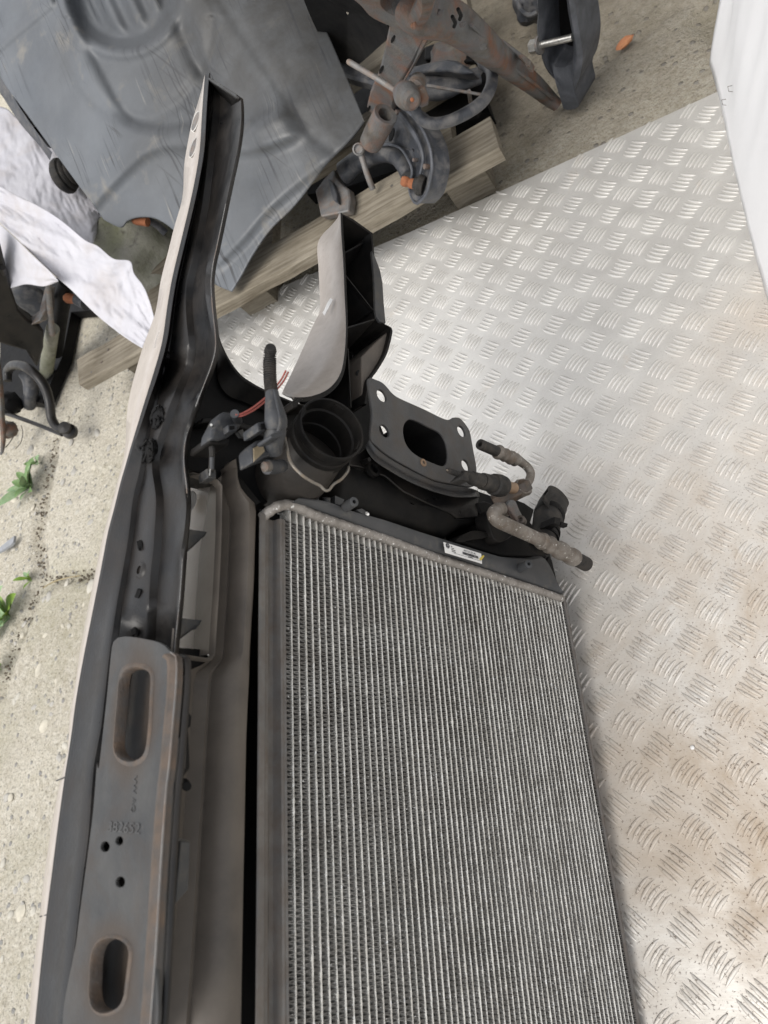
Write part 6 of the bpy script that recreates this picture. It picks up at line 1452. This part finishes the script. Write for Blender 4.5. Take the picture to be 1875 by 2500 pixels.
o = MB().ball((0, 0, 0), (.0024, 0, 0), (0, .0024, 0), (0, 0, .0012), 12, 8).build('white_pellet', M['chip_white'], angle=60)
o.location = atz((1690, 1825), .002); tag(o, 'tiny white round pellet on the tread plate', 'pellet')
o = MB().prism([atz(p, GZ + .012) for p in P('B5', [(0, 870), (60, 820), (130, 765), (118, 825), (90, 855), (20, 900), (-40, 930)])], (0, 0, -.006)).build('slate_flake', M['slate']); tag(o, 'thin grey slate flake on the rough concrete', 'stone')

# ---------------------------------------------------------------- white cloths
def grid_sheet(A, B, zA, zB, n, m, amp, seed, jag=0):
    """cloth between two photo polylines A (upper) and B (lower) with given heights"""
    a, b = smooth_line(A, n), smooth_line(B, n); rows = []
    for i in range(m + 1):
        f = i / m; row = []
        for j in range(n):
            p = a[j].lerp(b[j], f); s = j / (n - 1)
            z = (zA[0] * (1 - s) + zA[1] * s) * (1 - f) + (zB[0] * (1 - s) + zB[1] * s) * f
            q = atz(tuple(p), z)
            d = 1.1 * noise.noise((s * 5 + f * 2, f * 3 + s * 3 + seed, seed)) + .7 * (abs(noise.noise((s * 9 + f * 3, f * 5 - s * 6, seed + 4))) - .25) + .10 * noise.noise((s * 34, f * 13, seed + 8)) - .16 * max(0, 1 - abs(noise.noise((s * 13 + f * 2, f * 7 + s * 9, seed + 15))) * 9) - .10 * max(0, 1 - abs(noise.noise((s * 26 - f * 5, f * 10, seed + 21))) * 8)
            v = (CAM - q).normalized(); edge = min(1, min(f, 1 - f) * 8 + .25)
            row.append(q + v * amp * d * edge)
        rows.append(row)
    return MB().loft(rows)
r = thing('white_cloth', 'crumpled dirty white cloth strip draped over the left parts pile', 'cloth', base_of((330, 800)))
up = P('B3', [(-120, 900), (0, 940), (150, 1020), (340, 1112), (540, 1240), (760, 1420), (880, 1480), (1020, 1590), (1170, 1612), (1205, 1720), (1290, 1840), (1350, 1985), (1392, 2150)])
lo = P('B3', [(-120, 1180), (0, 1268), (150, 1410), (300, 1560), (500, 1750), (640, 1872), (780, 2012)]) + P('B4', [(900, 835), (1060, 962), (1180, 1045), (1282, 1108)])
wpart('front_strip', grid_sheet(up, lo, (.42, .17), (.40, .15), 120, 40, .011, 1), 'cloth', r, angle=70, solid=.001)
up2 = P('B3', [(-120, 190), (0, 222), (70, 245), (150, 320), (270, 400), (375, 540), (480, 600), (620, 800), (780, 1000), (935, 1165)])
lo2 = P('B3', [(-120, 960), (0, 1010), (120, 1080), (300, 1170), (480, 1280), (620, 1390), (720, 1460), (820, 1468), (860, 1400), (905, 1270)])
wpart('back_fold', grid_sheet(up2, lo2, (.40, .22), (.38, .20), 90, 40, .014, 7), 'cloth', r, angle=70, solid=.001)
up3 = P('B3', [(-120, 1200), (0, 1282), (150, 1420), (300, 1570), (430, 1690), (522, 1792)]); lo3 = P('B3', [(-60, 1700), (30, 1850), (105, 1852), (240, 1822), (395, 1840), (522, 1800)])
wpart('hanging_corner', grid_sheet(up3, lo3, (.385, .30), (.30, .285), 60, 26, .006, 12), 'cloth', r, angle=70, solid=.001)

# white tarp on the right
def right_tarp():
    b0, b1 = atz((1735, 155), .002), atz((1872, 719), .002)
    n, m = 60, 24; rows = []
    dirv = (b1 - b0); L0 = dirv.length; dirv.normalize(); outv = Vector((-dirv.y, dirv.x, 0)); outv = outv if outv.x > 0 else -outv
    for i in range(m + 1):
        h = .62 * (i / m) ** 1.2; row = []
        for j in range(n + 1):
            s = -0.0 + 1.15 * j / n
            fold = (.008 * math.sin(s * 7 + h * 5) + .016 * noise.noise((s * 3.2 + h * 1.5, h * 2.5, 3)) + .005 * (abs(noise.noise((s * 8 - h * 5, h * 4, 9))) - .2)) * min(1, h * 6 + .12)
            row.append(b0 + dirv * (s * L0 - h * .02) + outv * (h * .30 + fold - .002) + Vector((0, 0, h)))
        rows.append(row)
    r = thing('white_tarp', 'clean white tarp hanging down to the tread plate at the right edge', 'tarp', b0)
    wpart('tarp_sheet', MB().loft(rows), 'tarp', r, angle=80, solid=.0015)
    TPn = plane3((1735, 155, .002), (1872, 719, .002), (1758, 0, .08))
    for p in ((1782, 217), (1767, 250)):
        q = [(p[0] + 5, p[1] - 8), (p[0] - 5, p[1] - 6), (p[0] - 3, p[1] + 6), (p[0] + 6, p[1] + 7)]
        wpart('staple', MB().tube([TPn(a, .012) for a in q], .0004, 6), 'old_steel', r)
right_tarp()

# ---------------------------------------------------------------- weeds in the slab joint
def leaf_mesh(Ln, Wd, curl, m, fold=.25):
    mb = MB(); n = 9; rows = []
    for i in range(n + 1):
        t = i / n; w = Wd * (math.sin(math.pi * min(1, t ** .8 * .97 + .03)) ** .8) * (.35 + .65 * min(1, t * 2.2)) ; x = Ln * .85 * t * math.cos(curl * t * .4); z = Ln * (.95 * t - curl * .55 * t * t)
        rows.append([(x, -w, z + w * fold), (x, -w * .5, z + w * fold * .3), (x, 0, z - w * .05), (x, w * .5, z + w * fold * .3), (x, w, z + w * fold)])
    mb.loft(rows); me = bpy.data.meshes.new('leaf'); me.from_pydata(mb.v, [], mb.f); me.shade_smooth(); me.materials.append(M[m]); return me
def weed(label, p, leaves, Ln, Wd, mats, seed, name='weed'):
    rnd = random.Random(seed); c = atz(p, GZ - .008)
    r = thing(name, label, 'plant', c, 'weeds in the slab joint')
    variants = [leaf_mesh(Ln * f, Wd * f, cu, mm) for f, cu, mm in ((1, .7, mats[0]), (.85, .9, mats[1]), (.7, .5, mats[0]), (1.05, 1.1, mats[1]))]
    for k in range(leaves):
        o = bpy.data.objects.new('leaf', variants[k % 4]); COL.objects.link(o); o.parent = r
        o.location = (rnd.uniform(-.006, .006), rnd.uniform(-.006, .006), .004)
        o.rotation_euler = (rnd.uniform(-.25, .25), rnd.uniform(-.35, .25), k * 2.4 + rnd.uniform(-.3, .3)); s = rnd.uniform(.7, 1.1); o.scale = (s, s, s)
weed('pale green leafy weed rosette in the joint nearest the roll bar', P('B5', [(300, 330)])[0], 13, .085, .0145, ('leaf_pale', 'leaf'), 4)
weed('bright green broad-leaved weed at the left picture edge', P('B5', [(95, 1510)])[0], 11, .085, .022, ('leaf_bright', 'leaf_pale'), 8)
weed('small yellowish weed sprout in the slab joint crossing', P('B5', [(300, 1170)])[0], 7, .035, .006, ('leaf_bright', 'leaf_pale'), 12)
weed('tiny blurred weed tuft above the pale rosette', P('B5', [(350, 110)])[0], 7, .03, .007, ('leaf', 'leaf_pale'), 15)
weed('yellow green weed tuft at the lower left joint end', P('B5', [(20, 1960)])[0], 10, .04, .004, ('leaf_bright', 'leaf'), 17)
r = thing('dry_stalk', 'dry straw coloured stalk lying along the slab crack', 'stalk', base_of(P('B5', [(480, 1190)])[0]))
wpart('stalk', MB().tube(smooth_line([atz(p, GZ + .006) for p in P('B5', [(390, 1235), (480, 1180), (580, 1150), (720, 1125)])], 16), .0013, 6), 'twig', r)
wpart('stalk', MB().tube(smooth_line([atz(p, GZ + .005) for p in P('B5', [(400, 1225), (450, 1200), (520, 1170), (600, 1150)])], 16), .001, 6), 'twig', r)
